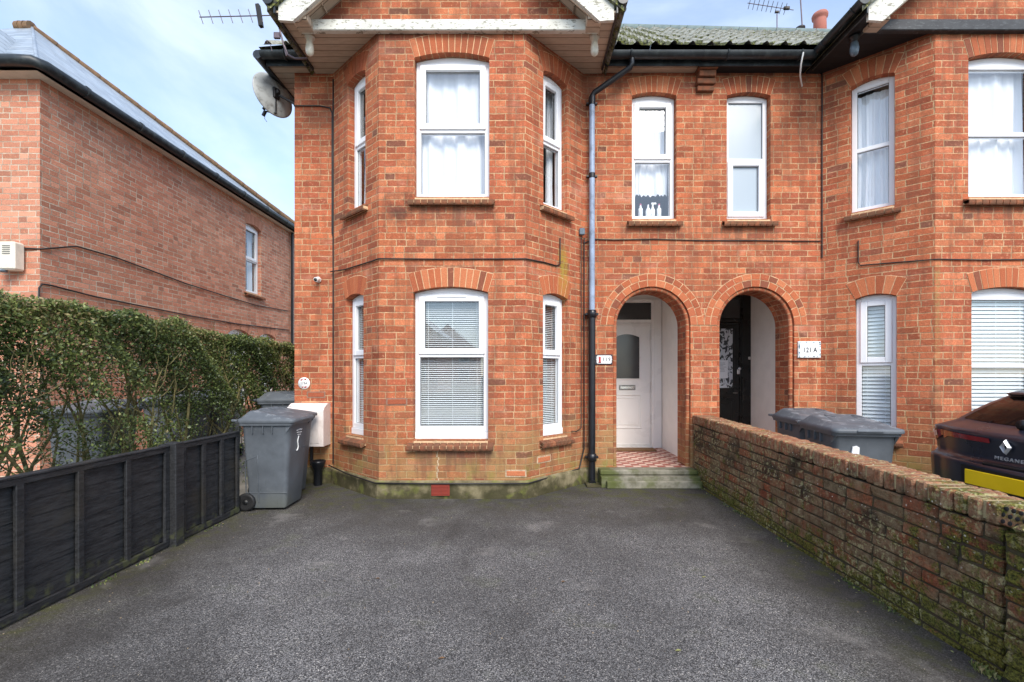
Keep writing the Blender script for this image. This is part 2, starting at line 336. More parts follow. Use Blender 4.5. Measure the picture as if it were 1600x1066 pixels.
def glass():
    t = NT('window_glass'); ge = t.n('ShaderNodeNewGeometry'); dt = t.n('ShaderNodeVectorMath', operation='DOT_PRODUCT'); t.link(ge.outputs['Incoming'], dt.inputs[0]); t.link(ge.outputs['Normal'], dt.inputs[1]); cc = t.math('SUBTRACT', 1, t.math('ABSOLUTE', dt.outputs['Value']), clamp=True)
    tr = t.n('ShaderNodeBsdfTransparent'); tr.inputs[0].default_value = (.97, .99, 1, 1); gl = t.n('ShaderNodeBsdfGlossy'); gl.inputs['Roughness'].default_value = .01
    gl.inputs['Color'].default_value = (.95, .98, 1, 1)
    f = t.math('ADD', t.math('MULTIPLY', t.math('POWER', cc, 4), .85), .13, clamp=True); mx = t.n('ShaderNodeMixShader'); t.link(f, mx.inputs[0]); t.link(tr.outputs[0], mx.inputs[1]); t.link(gl.outputs[0], mx.inputs[2])
    t.link(mx.outputs[0], t.out.inputs[0]); return t.m
M['glass'] = glass()
def frosted():
    t = NT('frosted_glass'); t.bsdf(lin(166, 178, 186), .22, bump=t.noise(t.pos(), 220, 3), bstr=.15, bdist=.002, spec=.8); return t.m
M['frost'] = frosted()
M['darkglass'] = simple('dark_door_glass', lin(62, 64, 66), .18, .1, 3, spec=.6)
def cloth():
    t = NT('net_curtain'); P = t.pos(); d = t.n('ShaderNodeBsdfDiffuse'); d.inputs[0].default_value = (.95, .96, .98, 1); tr = t.n('ShaderNodeBsdfTranslucent'); tr.inputs[0].default_value = (.8, .83, .9, 1)
    mx = t.n('ShaderNodeMixShader'); mx.inputs[0].default_value = .12; t.link(d.outputs[0], mx.inputs[1]); t.link(tr.outputs[0], mx.inputs[2]); t.link(mx.outputs[0], t.out.inputs[0]); return t.m
M['net'] = cloth()
M['slat'] = simple('white_blind_slats', lin(236, 240, 240), .5, .03, 5)
M['rcurtain'] = simple('dark_red_lining', lin(110, 50, 46), .9, .1, 8)
M['room'] = simple('dim_room_paint', lin(120, 118, 112), .9, .05, 2)
M['whitewash'] = simple('white_porch_render', lin(244, 241, 236), .85, .03, 6, bump=.3)
M['door'] = simple('white_door_panel', lin(242, 240, 236), .3, .02, 3)
M['blackdoor'] = simple('black_door_paint', lin(17, 20, 19), .3, .2, 5)
M['chrome'] = simple('chrome', lin(210, 212, 216), .18, .05, 10, metal=1)
M['chrome2'] = simple('silver_lettering', lin(190, 192, 196), .35, .05, 10, metal=.4)
M['meter'] = simple('off_white_meter_box', lin(232, 222, 216), .5, .05, 5, dirt=lin(190, 176, 166), dirtamt=.4)
M['patch'] = simple('grey_mortar_patch', lin(140, 112, 94), .95, .2, 30, bump=.6)
M['patchpale'] = simple('pale_mortar_patch', lin(190, 168, 138), .95, .25, 30, bump=.6, dirt=lin(140, 110, 84), dirtamt=.8)
M['steel'] = simple('brushed_steel', lin(150, 148, 142), .35, .1, 20, metal=1)
M['concrete'] = None
def step_mat():
    t = NT('mossy_step_stone'); P = t.pos(); n = t.noise(P, 8, 5, .65)
    c = t.mix(t.ramp(n, .3, .7), lin(150, 146, 132), lin(104, 102, 84)); xx = t.sep(P)[0]
    e = t.math('ADD', t.ramp(t.math('ABSOLUTE', t.math('SUBTRACT', xx, 1.65)), .3, .7, .0, .3), t.noise(P, 5, 4)); c = t.mix(t.ramp(e, .5, .75, 0, .85), c, lin(84, 92, 42))
    t.bsdf(c, .85, bump=t.noise(P, 50, 4), bstr=.5, bdist=.006, spec=.3); return t.m
M['step'] = step_mat()
def checker():
    t = NT('red_and_cream_tiles'); s = t.sep(t.n('ShaderNodeUVMap', uv_map='UVMap').outputs[0]); P = t.pos()
    a = t.math('FLOOR', t.math('DIVIDE', s[0], .105)); b = t.math('FLOOR', t.math('DIVIDE', s[1], .105))
    k = t.math('FLOORED_MODULO', t.math('ADD', a, b), 2); r = t.wn(t.comb(a, b, .5))
    c = t.mix(k, t.mix(r, lin(204, 168, 150), lin(226, 196, 176)), t.mix(r, lin(150, 76, 62), lin(176, 96, 80)))
    fx = t.math('FRACT', t.math('DIVIDE', s[0], .105)); fy = t.math('FRACT', t.math('DIVIDE', s[1], .105))
    g = t.math('MULTIPLY', t.ramp(t.math('MINIMUM', fx, t.math('SUBTRACT', 1, fx)), .01, .04), t.ramp(t.math('MINIMUM', fy, t.math('SUBTRACT', 1, fy)), .01, .04))
    c = t.mix(g, lin(120, 104, 92), c); t.bsdf(c, .5, bump=g, bstr=.3, bdist=.002); return t.m
M['tiles'] = checker()
M['mat'] = simple('coir_doormat', lin(122, 92, 62), .95, .2, 60, bump=.8)
def asphalt(name='tarmac', dark=1.0):
    t = NT(name); P = t.pos(); s = t.sep(P); y = s[1]; x = s[0]
    v = t.n('ShaderNodeTexVoronoi'); t.link(P, v.inputs['Vector']); v.inputs['Scale'].default_value = 215
    cr = t.sep(v.outputs['Color'])[0]; n2 = t.noise(P, 1.1, 4, .6); n3 = t.noise(P, 260, 2, .6); n4 = t.noise(P, 40, 4, .65)
    chip = t.mix(t.ramp(cr, .15, .95), lin(50, 50, 50), lin(158, 156, 154)); chip = t.mix(t.ramp(cr, .93, .99), chip, lin(222, 216, 206))
    wear = t.ramp(t.math('ADD', n2, t.math('MULTIPLY', t.noise(P, 3.3, 4), .3)), .5, .85)
    c = t.mix(t.ramp(t.math('ADD', t.math('MULTIPLY', wear, .4), t.math('MULTIPLY', n4, .5)), .15, .8, .42, .78), lin(54, 53, 52), chip)
    # darker, mossy zone against the walls and the fence
    ex = t.math('MINIMUM', t.math('ADD', x, 2.85), t.math('SUBTRACT', 2.23, x)); ey = t.math('MULTIPLY', t.math('SUBTRACT', 5.2, y), .55)
    ed = t.math('MINIMUM', ex, ey); ed = t.math('ADD', ed, t.math('MULTIPLY', t.math('SUBTRACT', n2, .5), 1.3))
    e1 = t.ramp(ed, .05, 1.0, 1, 0); c = t.mix(t.math('MULTIPLY', e1, .66), c, lin(60, 56, 49))
    g = t.math('MULTIPLY', t.ramp(ed, -.15, .42, 1, 0), t.ramp(t.noise(P, 6, 5, .7), .45, .62)); c = t.mix(t.math('MULTIPLY', g, .75), c, t.mix(n4, lin(56, 56, 30), lin(96, 100, 44)))
    g2 = t.math('MULTIPLY', t.ramp(t.noise(P, 2.2, 5, .7), .55, .72), .3); c = t.mix(g2, c, lin(84, 88, 52))
    pt = t.noise(t.scalev(P, (1, .6, 1)), .85, 5, .6, .6); c = t.mix(t.ramp(pt, .48, .64, 0, .45), c, lin(46, 43, 40)); c = t.mix(t.ramp(t.noise(P, 1.9, 4, .6, .4), .58, .7, 0, .3), c, lin(150, 146, 140))
    t.bsdf(c, .85, bump=t.math('ADD', v.outputs[0], t.math('MULTIPLY', n3, .6)), bstr=.55, bdist=.006, spec=.35); return t.m
M['tarmac'] = asphalt()
M['paving'] = simple('grey_concrete_paving', lin(128, 124, 116), .9, .2, 3, bump=.4, dirt=lin(84, 84, 66), dirtamt=.5)
M['road'] = simple('road_asphalt', lin(84, 84, 86), .9, .2, 4, bump=.4)
M['ground'] = simple('ground_earth', lin(92, 88, 66), .95, .3, 1, bump=.4)
def fencewood():
    t = NT('black_stained_wood'); P = t.pos(); s = t.sep(P); n = t.noise(t.scalev(P, (6, 1.2, 9)), 7, 6, .7); n2 = t.noise(P, 2.6, 4)
    c = t.mix(t.ramp(n, .3, .7), lin(26, 27, 29), lin(54, 55, 57)); c = t.mix(t.ramp(n2, .5, .7, 0, .55), c, lin(58, 54, 46))
    c = t.mix(t.ramp(t.noise(t.scalev(P, (3, 2, 14)), 10, 5, .7), .68, .74, 0, .5), c, lin(128, 120, 104))
    g = t.math('MULTIPLY', t.ramp(s[2], .05, .2, 1, 0), t.ramp(t.noise(P, 12, 4), .5, .65)); c = t.mix(t.math('MULTIPLY', g, .5), c, lin(88, 92, 56))
    t.bsdf(c, .62, bump=n, bstr=.4, bdist=.005, spec=.35); return t.m
M['fence'] = fencewood()
def leafmat():
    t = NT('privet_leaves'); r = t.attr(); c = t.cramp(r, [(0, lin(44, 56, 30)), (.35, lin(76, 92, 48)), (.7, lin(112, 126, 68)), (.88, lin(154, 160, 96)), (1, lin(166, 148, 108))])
    d = t.bsdf(c, .42, spec=.45); tl = t.n('ShaderNodeBsdfTranslucent'); t.link(c, tl.inputs[0]); mx = t.n('ShaderNodeMixShader'); mx.inputs[0].default_value = .22
    t.link(d.outputs[0], mx.inputs[1]); t.link(tl.outputs[0], mx.inputs[2]); t.link(mx.outputs[0], t.out.inputs[0]); return t.m
M['leaf'] = leafmat()
M['twig'] = simple('hedge_bark', lin(112, 104, 66), .9, .35, 14, bump=.5, dirt=lin(66, 70, 36), dirtamt=.7)
def binmat(name, col):
    t = NT(name); P = t.n('ShaderNodeTexCoord').outputs['Object']; n = t.noise(P, 3, 5, .65); n2 = t.noise(P, 160, 2)
    c = t.mix(t.ramp(n, .3, .7), col, t.mix(.25, col, lin(130, 138, 146))); c = t.mix(t.ramp(t.noise(t.scalev(P, (1, 1, .25)), 14, 5, .75), .6, .72, 0, .3), c, lin(128, 132, 136))
    z = t.sep(P)[2]; c = t.mix(t.math('MULTIPLY', t.ramp(z, .05, .3, 1, 0), t.ramp(n, .4, .6, 0, .5)), c, lin(96, 98, 84))
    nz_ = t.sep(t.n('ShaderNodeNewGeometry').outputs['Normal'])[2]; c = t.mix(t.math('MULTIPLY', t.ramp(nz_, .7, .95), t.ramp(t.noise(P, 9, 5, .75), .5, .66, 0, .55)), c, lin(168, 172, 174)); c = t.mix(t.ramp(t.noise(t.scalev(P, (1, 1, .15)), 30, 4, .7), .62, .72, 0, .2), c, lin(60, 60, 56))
    t.bsdf(c, t.ramp(n, .3, .7, .42, .6), bump=n2, bstr=.25, bdist=.002, spec=.4); return t.m
M['bin'] = binmat('grey_bin_plastic', lin(82, 87, 92))
M['rubber'] = simple('black_rubber', lin(22, 22, 23), .7, .2, 20)
M['white'] = simple('white_paint_mark', lin(230, 230, 228), .7, .06, 30)
M['cable'] = simple('black_cable', lin(30, 27, 26), .5, .1, 5)
M['carpaint'] = simple('dark_blue_grey_car_paint', lin(36, 39, 52), .32, .06, 2, coat=.35, metal=.1)
M['carglass'] = simple('tinted_car_glass', lin(8, 9, 11), .06, .02, 2, spec=.12, coat=.0)
M['redlamp'] = simple('red_lamp_lens', lin(132, 14, 24), .12, .1, 40, coat=1)
M['clearlamp'] = simple('clear_lamp_lens', lin(206, 176, 176), .15, .15, 50, coat=1)
M['plate'] = simple('yellow_number_plate', lin(240, 204, 20), .4, .05, 5)
M['trim'] = simple('black_plastic_trim', lin(20, 21, 23), .5, .1, 20)
M['cream'] = simple('cream_plastic', lin(226, 220, 204), .45, .05, 4, dirt=lin(170, 160, 136), dirtamt=.3)
M['dish'] = simple('weathered_dish', lin(176, 180, 178), .5, .1, 5, dirt=lin(80, 74, 66), dirtamt=.7)
M['darkmetal'] = simple('dark_metal', lin(48, 46, 46), .5, .2, 20, metal=.5)
M['aerial'] = simple('aerial_metal', lin(104, 92, 96), .5, .2, 20, metal=.6)
M['terracotta'] = simple('terracotta_pot', lin(176, 112, 98), .85, .12, 6, bump=.4)
M['bulb'] = simple('white_lamp_bulb', lin(214, 208, 190), .3, .08, 20)
M['bulbgrey'] = simple('grey_lamp_bulb', lin(96, 110, 120), .25, .1, 20)
M['airbrick'] = simple('red_air_brick', lin(150, 62, 48), .85, .15, 30)
M['ink'] = simple('dark_ink', lin(40, 42, 52), .5, .03, 5)
M['enamel'] = simple('white_enamel', lin(238, 238, 236), .25, .03, 8)
M['blueglaze'] = simple('blue_green_glaze', lin(120, 150, 164), .3, .4, 120)
M['redink'] = simple('red_print', lin(182, 62, 62), .5, .2, 60)
M['paper'] = simple('white_paper', lin(226, 228, 230), .8, .03, 10)
def lace():
    t = NT('patterned_lace'); P = t.pos(); n = t.noise(t.scalev(P, (1, 1, .7)), 15, 2, .5, 1.2); t.bsdf(t.mix(t.ramp(n, .5, .53), lin(196, 200, 204), lin(58, 62, 64)), .7); return t.m
M['lace'] = lace()
M['pink'] = simple('pink_plastic', lin(190, 96, 120), .4, .1, 20)

# ------------------------------------------------------------------ walls & windows
class Fr:      # wall frame: u along the wall, n inwards, z up
    def __init__(s, a, b):
        s.o = Vector((a[0], a[1], 0)); d = Vector((b[0]-a[0], b[1]-a[1], 0)); s.L = d.length; s.d = d.normalized(); s.n = Vector((-s.d.y, s.d.x, 0))
    def __call__(s, u, n, z): p = s.o + s.d*u + s.n*n; return (p.x, p.y, z)
    def u_of(s, px):   # where the ray through pixel column px meets the wall line
        k = (px-VX)/F; return (k*s.o.y - s.o.x)/(s.d.x - k*s.d.y)
def archz(o, u):
    ua, ub, za, zs, rise = o[:5]; h = (ub-ua)/2; t = (u-(ua+ub)/2)/h; t = max(-1, min(1, t))
    if rise >= h*.99: return zs + h*math.sqrt(max(0, 1-t*t))
    R = (h*h+rise*rise)/(2*rise); return zs + rise - R + math.sqrt(max(0, R*R-(t*h)**2))
def wall(mb, fr, z0, z1, ops, uo=0.0, depth=.12, n0=0.0, revmi=0):
    """ops: (ua,ub,za,zs,rise) ; wall between z0,z1, with reveals"""
    def q(ua, ub, za, zb):
        if ub-ua < 1e-4 or zb-za < 1e-4: return
        mb.face([fr(ua, n0, za), fr(ub, n0, za), fr(ub, n0, zb), fr(ua, n0, zb)], uv=[(uo+ua, za), (uo+ub, za), (uo+ub, zb), (uo+ua, zb)])
    cur = 0.0
    for o in sorted(ops):
        ua, ub, za, zs, rise = o[:5]; dp = o[5] if len(o) > 5 else depth
        q(cur, ua, z0, z1); q(ua, ub, z0, za)
        N = 24; us = [ (ua+ub)/2 - (ub-ua)/2*math.cos(math.pi*i/N) for i in range(N+1)]
        for i in range(N):
            a, b = us[i], us[i+1]; A, B = archz(o, a), archz(o, b)
            mb.face([fr(a, n0, A), fr(b, n0, B), fr(b, n0, z1), fr(a, n0, z1)], uv=[(uo+a, A), (uo+b, B), (uo+b, z1), (uo+a, z1)])
            mb.face([fr(a, n0+dp, A), fr(b, n0+dp, B), fr(b, n0, B), fr(a, n0, A)], uv=[(uo+dp, a*1.0), (uo+dp, b), (uo, b), (uo, a)], mi=revmi)
        for (u, sg) in ((ua, 1), (ub, -1)):
            mb.face([fr(u, n0, za), fr(u, n0+dp, za), fr(u, n0+dp, zs), fr(u, n0, zs)][::sg], uv=[(uo+u, za), (uo+u-dp*sg, za), (uo+u-dp*sg, zs), (uo+u, zs)][::sg], mi=revmi)
        mb.face([fr(ua, n0, za), fr(ub, n0, za), fr(ub, n0+dp, za), fr(ua, n0+dp, za)])
        cur = ub
    q(cur, fr.L, z0, z1)
def voussoirs(mb, mm, fr, o, r0, r1, w=.067, a0=None, n0=0.0, proud=.006):
    """brick ring over opening o from radial offset r0 to r1"""
    ua, ub, za, zs, rise = o[:5]; h = (ub-ua)/2; uc = (ua+ub)/2
    if rise >= h*.99: R = h; zc = zs; A = math.pi/2
    else: R = (h*h+rise*rise)/(2*rise); zc = zs+rise-R; A = math.asin(h/R)
    n = max(3, int(round(2*A*(R+r0)/w))); g = .0045
    ext = 0.0
    pts = lambda r, a: (uc + r*math.sin(a), zc + r*math.cos(a))
    NB = 30
    for i in range(NB):
        a, b = -A+2*A*i/NB, -A+2*A*(i+1)/NB
        mm.face([fr(*_un(pts(R+r0, a), n0-.002)), fr(*_un(pts(R+r0, b), n0-.002)), fr(*_un(pts(R+r1+.002, b), n0-.002)), fr(*_un(pts(R+r1+.002, a), n0-.002))])
    for i in range(n):
        a, b = -A+2*A*i/n, -A+2*A*(i+1)/n
        ga = g/(R+r0); gb = g/(R+r1); rr = random.random(); j = random.uniform(-.0015, .0015)
        poly = [pts(R+r0+(.004 if r0 > 0 else 0), a+ga), pts(R+r0+(.004 if r0 > 0 else 0), b-ga), pts(R+r1-random.uniform(0, .006), b-gb), pts(R+r1-random.uniform(0, .006), a+gb)]
        mb.prism(poly, fr, n0-proud+j, n0+.06, rnd=.1+.8*rr if random.random() < .95 else .975)
def _un(uz, n): return (uz[0], n, uz[1])
def lbox(mb, fr, u0, u1, n0, n1, z0, z1, ch=.003, rnd=.5, mi=0, jit=0):
    Mx = Matrix(((fr.d.x, fr.n.x, 0, fr.o.x), (fr.d.y, fr.n.y, 0, fr.o.y), (0, 0, 1, 0), (0, 0, 0, 1)))
    mb.box(((u0+u1)/2, (n0+n1)/2, (z0+z1)/2), (u1-u0, n1-n0, z1-z0), ch, rnd, jit, Mx, mi)
def slats(mb, fr, u0, u1, z0, z1, n, sp, dp, tilt=.5):
    z = z1
    while z > z0:
        a = dp/2*math.cos(tilt); b = dp/2*math.sin(tilt)
        sag = random.uniform(-.0008, .0008)
        mb.face([fr(u0, n-a, z-b+sag), fr(u1, n-a, z-b-sag), fr(u1, n, z+.0015), fr(u0, n, z+.0015)]); mb.face([fr(u0, n, z+.0015), fr(u1, n, z+.0015), fr(u1, n+a, z+b), fr(u0, n+a, z+b)]); z -= sp
    for k in ([.12, .5, .88] if u1-u0 > .5 else [.2, .8]):
        u = u0+(u1-u0)*k; lbox(mb, fr, u-.002, u+.002, n-dp/2-.002, n-dp/2-.0005, z0, z1, 0)
def curtain(mb, fr, u0, u1, z0, z1, n, seed=1, scallop=0.0, amp=.018, split=None):
    r = random.Random(seed); N = 90; ph = [r.uniform(0, 6) for _ in range(4)]
    rows = []
    for j in range(9):
        t = j/8; z = z1+(z0-z1)*t; row = []
        for i in range(N+1):
            s = i/N; u = u0+(u1-u0)*s
            w = (math.sin(s*27+ph[0]+.8*math.sin(t*2+ph[1]))+.45*math.sin(s*61+ph[2])+.9*math.sin(s*11+ph[3]+t))*amp*(.7+.6*t)
            du = .012*math.sin(t*3+s*9+ph[1])*t
            zz = z + (scallop*abs(math.sin(s*30)) if j == 8 else 0)
            row.append(fr(min(max(u+du, u0), u1), n+w+.02, zz))
        rows.append(row)
    if split is not None:
        k = int(N*split); mb.grid([q[:k] for q in rows]); mb.grid([q[k+1:] for q in rows])
    else: mb.grid(rows)
def window(house, fr, o, zt, sash='top', cill=.0, kind='blind', hfw=.058, inset=.085, sill=True, label=None, sp=.0225, dp=.025, tilt=.45, seed=1, split=None, sillmat='sillb', small=False, vent=False, topbar=.0, flatpane=None, cdrop=0.0):
    ua, ub, za, zs, rise = o[:5]; w = ub-ua; n0 = inset; n1 = inset+.07
    f = MB(); g = .004; s = hfw*.95
    zb = za+.004
    if cill: lbox(f, fr, ua+g, ub-g, n0-.014, n1, za+.003, za+cill-.003); zb = za+cill
    lbox(f, fr, ua+g, ua+hfw, n0, n1, zb, zs); lbox(f, fr, ub-hfw, ub-g, n0, n1, zb, zs); lbox(f, fr, ua+hfw+.0005, ub-hfw-.0005, n0, n1, zb, zb+hfw)
    ztop = zs - (hfw*.75) - topbar
    N = 14; poly = [(ua+g, zs+.0005)] + [(ua+g+(w-2*g)*i/N, max(zs+.001, archz(o, ua+g+(w-2*g)*i/N)-.004)) for i in range(N+1)] + [(ub-g, zs+.0005)]
    f.prism(poly, fr, n0+.001, n1-.001)
    lbox(f, fr, ua+hfw+.0005, ub-hfw-.0005, n0, n1, ztop, zs)
    lbox(f, fr, ua+hfw+.0005, ub-hfw-.0005, n0+.001, n1, zt-hfw*.42, zt+hfw*.42)
    top = [ua+hfw, ub-hfw, zt+hfw*.42, ztop]; bot = [ua+hfw, ub-hfw, zb+hfw, zt-hfw*.42]
    def sashframe(p, e):
        a, b, c, d = p; q = s; l = .014
        lbox(f, fr, a-l, a+q, n0-.018, n0+.03, c-l, d+l, .006); lbox(f, fr, b-q, b+l, n0-.018, n0+.03, c-l, d+l, .006)
        lbox(f, fr, a+q+.0003, b-q-.0003, n0-.018, n0+.03, c-l, c+q, .006); lbox(f, fr, a+q+.0003, b-q-.0003, n0-.018, n0+.03, d-q*.9, d+l, .006)
        return [a+q, b-q, c+q, d-q*.9]
    if sash == 'top': top = sashframe(top, 1)
    elif sash == 'bottom': bot = sashframe(bot, 1)
    if vent: lbox(f, fr, (ua+ub)/2-w*.2, (ua+ub)/2+w*.2, n0-.03, n0-.015, ztop-.012+s*.2, ztop+.002+s*.2, .002)
    wo = f.build('window', M['pvc'], house)
    if label: wo['label'] = label
    for p in (top, bot):
        pm = MB(); a, b, c, d = p
        pm.face([fr(a-.004, n0+.025, c-.004), fr(b+.004, n0+.025, c-.004), fr(b+.004, n0+.025, d+.004), fr(a-.004, n0+.025, d+.004)])
        pm.build('pane', M['frost'] if kind == 'frosted' else M['glass'], wo)
        gk = MB()   # dark rubber gasket
        for (x0, x1, y0, y1) in ((a, a+.005, c, d), (b-.005, b, c, d), (a, b, c, c+.005), (a, b, d-.005, d)): gk.face([fr(x0, n0+.022, y0), fr(x1, n0+.022, y0), fr(x1, n0+.022, y1), fr(x0, n0+.022, y1)])
        gk.build('gasket', M['rubber'], wo)
    nb = n1+.012
    if kind == 'blind':
        b = MB(); slats(b, fr, ua+.05, ub-.05, za+.05, zs-.02, nb, sp, dp, tilt); b.build('blind', M['slat'], wo)
    elif kind == 'curtain':
        b = MB(); curtain(b, fr, ua+.03, ub-.03, za+.03+cdrop, zs-.01-(.05 if seed == 5 else 0), nb+.02, seed, split=split, scallop=.03 if cdrop else 0, amp=.012 if small else .018); b.build('curtain', M['net'], wo)
    elif kind == 'dark':
        b = MB(); curtain(b, fr, ua+.04, ua+.04+w*.22, za+.03, zs-.02, nb+.04, seed); curtain(b, fr, ub-.04-w*.2, ub-.04, za+.03, zs-.02, nb+.04, seed+3); b.build('curtain', M['net'] if seed % 2 else M['rcurtain'], wo)
    if sill:
        sm = MB(); mm = MB(); x = ua-.065; e = ub+.065; k = max(3, int(round((e-x)/.075))); st = (e-x)/k
        for i in range(k):
            r = random.random(); poly = [(-.068, -.112), (-.075, -.095), (-.075, -.062), (-.055, -.05), (n0+.012, .006), (n0+.012, -.07), (-.001, -.07), (-.03, -.1)]
            a, b2 = x+i*st+.004, x+(i+1)*st-.004
            A = [fr(a, n, za+z) for n, z in poly]; B = [fr(b2, n, za+z) for n, z in poly]
            sm.face(A, rnd=r*.9); sm.face(B[::-1], rnd=r*.9)
            for q in range(len(poly)): j = (q+1) % len(poly); sm.face([A[j], A[q], B[q], B[j]], rnd=r*.9)
        lbox(mm, fr, x+.004, e-.004, -.066, -.003, za-.092, za-.058, 0); lbox(mm, fr, ua+.004, ub-.004, -.002, n0, za-.07, za-.012, 0)
        so = sm.build('sill', M[sillmat], wo)
        mm2 = mm.build('sill_mortar', M['mortar'], wo)
    return wo
def arch_brick(house, fr, ops, mat='piece', h=.215, name='window_arch'):
    for o in ops:
        a = MB(); m = MB(); voussoirs(a, m, fr, o, 0, h); ao = a.build(name, M[mat], house); m.build('mortar_bed', M['mortar'], ao)

SOF = 5.28
XA, XP = -2.917, 2.37
def polyext(mb, pts, prof, uo=0):
    """profile (outward offset, z) swept along an XY polyline with mitred corners"""
    P = [Vector((a, b)) for a, b in pts]; n = len(P); offs = []
    for i in range(n):
        ds = []
        if i: ds.append((P[i]-P[i-1]).normalized())
        if i < n-1: ds.append((P[i+1]-P[i]).normalized())
        ns = [Vector((d.y, -d.x)) for d in ds]
        m = ns[0] if len(ns) == 1 else (ns[0]+ns[1]).normalized() / max(.3, (ns[0]+ns[1]).normalized().dot(ns[0]))
        offs.append(m)
    rows = [[(P[i].x+offs[i].x*o, P[i].y+offs[i].y*o, z) for o, z in prof] for i in range(n)]
    mb.grid(rows, smooth=False)
def cyl_between(mb, a, b, r, n=8): mb.tube([a, b], r, n)

def ring_moulding(house, fr, uc, R, zs, z0, n):
    m = MB(); pts = [fr(uc-R, n, z0 + (zs-z0)*i/6) for i in range(7)] + [fr(uc-R*math.cos(math.pi*i/28), n, zs+R*math.sin(math.pi*i/28)) for i in range(1, 28)] + [fr(uc+R, n, zs-(zs-z0)*i/6) for i in range(7)]
    m.tube(pts, .028, 10, uvlen=True); return m
def fascia_line(house, x0, x1, name='gutter', y=5.60, cor=None):
    pass

def porch(house, fr, uc, doorfn, wx0, wx1, left):
    zs = 2.035
    ring = MB(); bed = MB(); o = (uc-.5, uc+.5, 0, zs, .5)
    voussoirs(ring, bed, fr, o, 0.0, .085, w=.105); voussoirs(ring, bed, fr, o, .088, .165, w=.11)
    ro = ring.build('porch_arch', M['piece'], house); bed.build('mortar_bed', M['mortar'], ro)
    w = MB()
    # inner order: annulus + reveal
    R = .455; N = 28; R2 = .52
    for i in range(N):
        a, b = math.pi*i/N, math.pi*(i+1)/N
        pa = lambda r, t: (uc-r*math.cos(t), zs+r*math.sin(t))
        q = [pa(R, a), pa(R, b), pa(R2, b), pa(R2, a)]
        w.face([fr(u, .05, z) for u, z in q], uv=[(a*.5, .01), (b*.5, .01), (b*.5, .07), (a*.5, .07)])
        w.face([fr(q[0][0], .05, q[0][1]), fr(q[1][0], .05, q[1][1]), fr(q[1][0], .36, q[1][1]), fr(q[0][0], .36, q[0][1])], uv=[(0, a*R), (0, b*R), (.31, b*R), (.31, a*R)])
    for sg in (-1, 1):
        u0, u1 = uc+sg*R, uc+sg*R2
        w.face([fr(u0, .05, 0), fr(u1, .05, 0), fr(u1, .05, zs), fr(u0, .05, zs)], uv=[(u0, 0), (u1, 0), (u1, zs), (u0, zs)])
        w.face([fr(u0, .05, 0), fr(u0, .36, 0), fr(u0, .36, zs), fr(u0, .05, zs)], uv=[(u0, 0), (u0+.31, 0), (u0+.31, zs), (u0, zs)])
    m = ring_moulding(house, fr, uc, .476, zs, 0.0, .048)
    wo = w.build('porch_reveal', M['brick'], house); m.build('bullnose_moulding', M['brick'], wo)
    # rear face of the arch wall and the white porch walls
    p = MB(); x0, x1 = wx0, wx1; y0, y1 = 6.24, 7.42; ux0, ux1 = x0-fr.o.x, x1-fr.o.x
    for sg in (0, 1):
        ua, ub = (ux0, uc-R) if sg == 0 else (uc+R, ux1)
        p.face([fr(ua, .36, 0), fr(ub, .36, 0), fr(ub, .36, zs), fr(ua, .36, zs)])
    for i in range(N):
        a, b = math.pi*i/N, math.pi*(i+1)/N
        ua, ub = uc-R*math.cos(a), uc-R*math.cos(b); za, zb = zs+R*math.sin(a), zs+R*math.sin(b)
        p.face([fr(ua, .36, za), fr(ub, .36, zb), fr(ub, .36, 2.8), fr(ua, .36, 2.8)])
    p.face([fr(ux0, .36, zs), fr(uc-R, .36, zs), fr(uc-R, .36, 2.8), fr(ux0, .36, 2.8)]); p.face([fr(uc+R, .36, zs), fr(ux1, .36, zs), fr(ux1, .36, 2.8), fr(uc+R, .36, 2.8)])
    p.face([(x0, y0, 0), (x0, y1, 0), (x0, y1, 2.8), (x0, y0, 2.8)]); p.face([(x1, y0, 0), (x1, y1, 0), (x1, y1, 2.8), (x1, y0, 2.8)])
    p.face([(x0, y0, 2.8), (x1, y0, 2.8), (x1, y1, 2.8), (x0, y1, 2.8)]); p.face([(x0, y1, 0), (x1, y1, 0), (x1, y1, 2.8), (x0, y1, 2.8)])
    p.build('porch_wall', M['whitewash'], house)
    fl = MB(); fx0, fx1 = fr.o.x+uc-.5, fr.o.x+uc+.5
    fl.face([(fx0, 5.87, .2), (fx1, 5.87, .2), (fx1, 6.24, .2), (fx0, 6.24, .2)], uv=[(fx0, 5.87), (fx1, 5.87), (fx1, 6.24), (fx0, 6.24)])
    fl.face([(x0, 6.24, .2), (x1, 6.24, .2), (x1, y1, .2), (x0, y1, .2)], uv=[(x0, 6.24), (x1, 6.24), (x1, y1), (x0, y1)])
    fl.build('porch_floor', M['tiles'], house)
    doorfn()

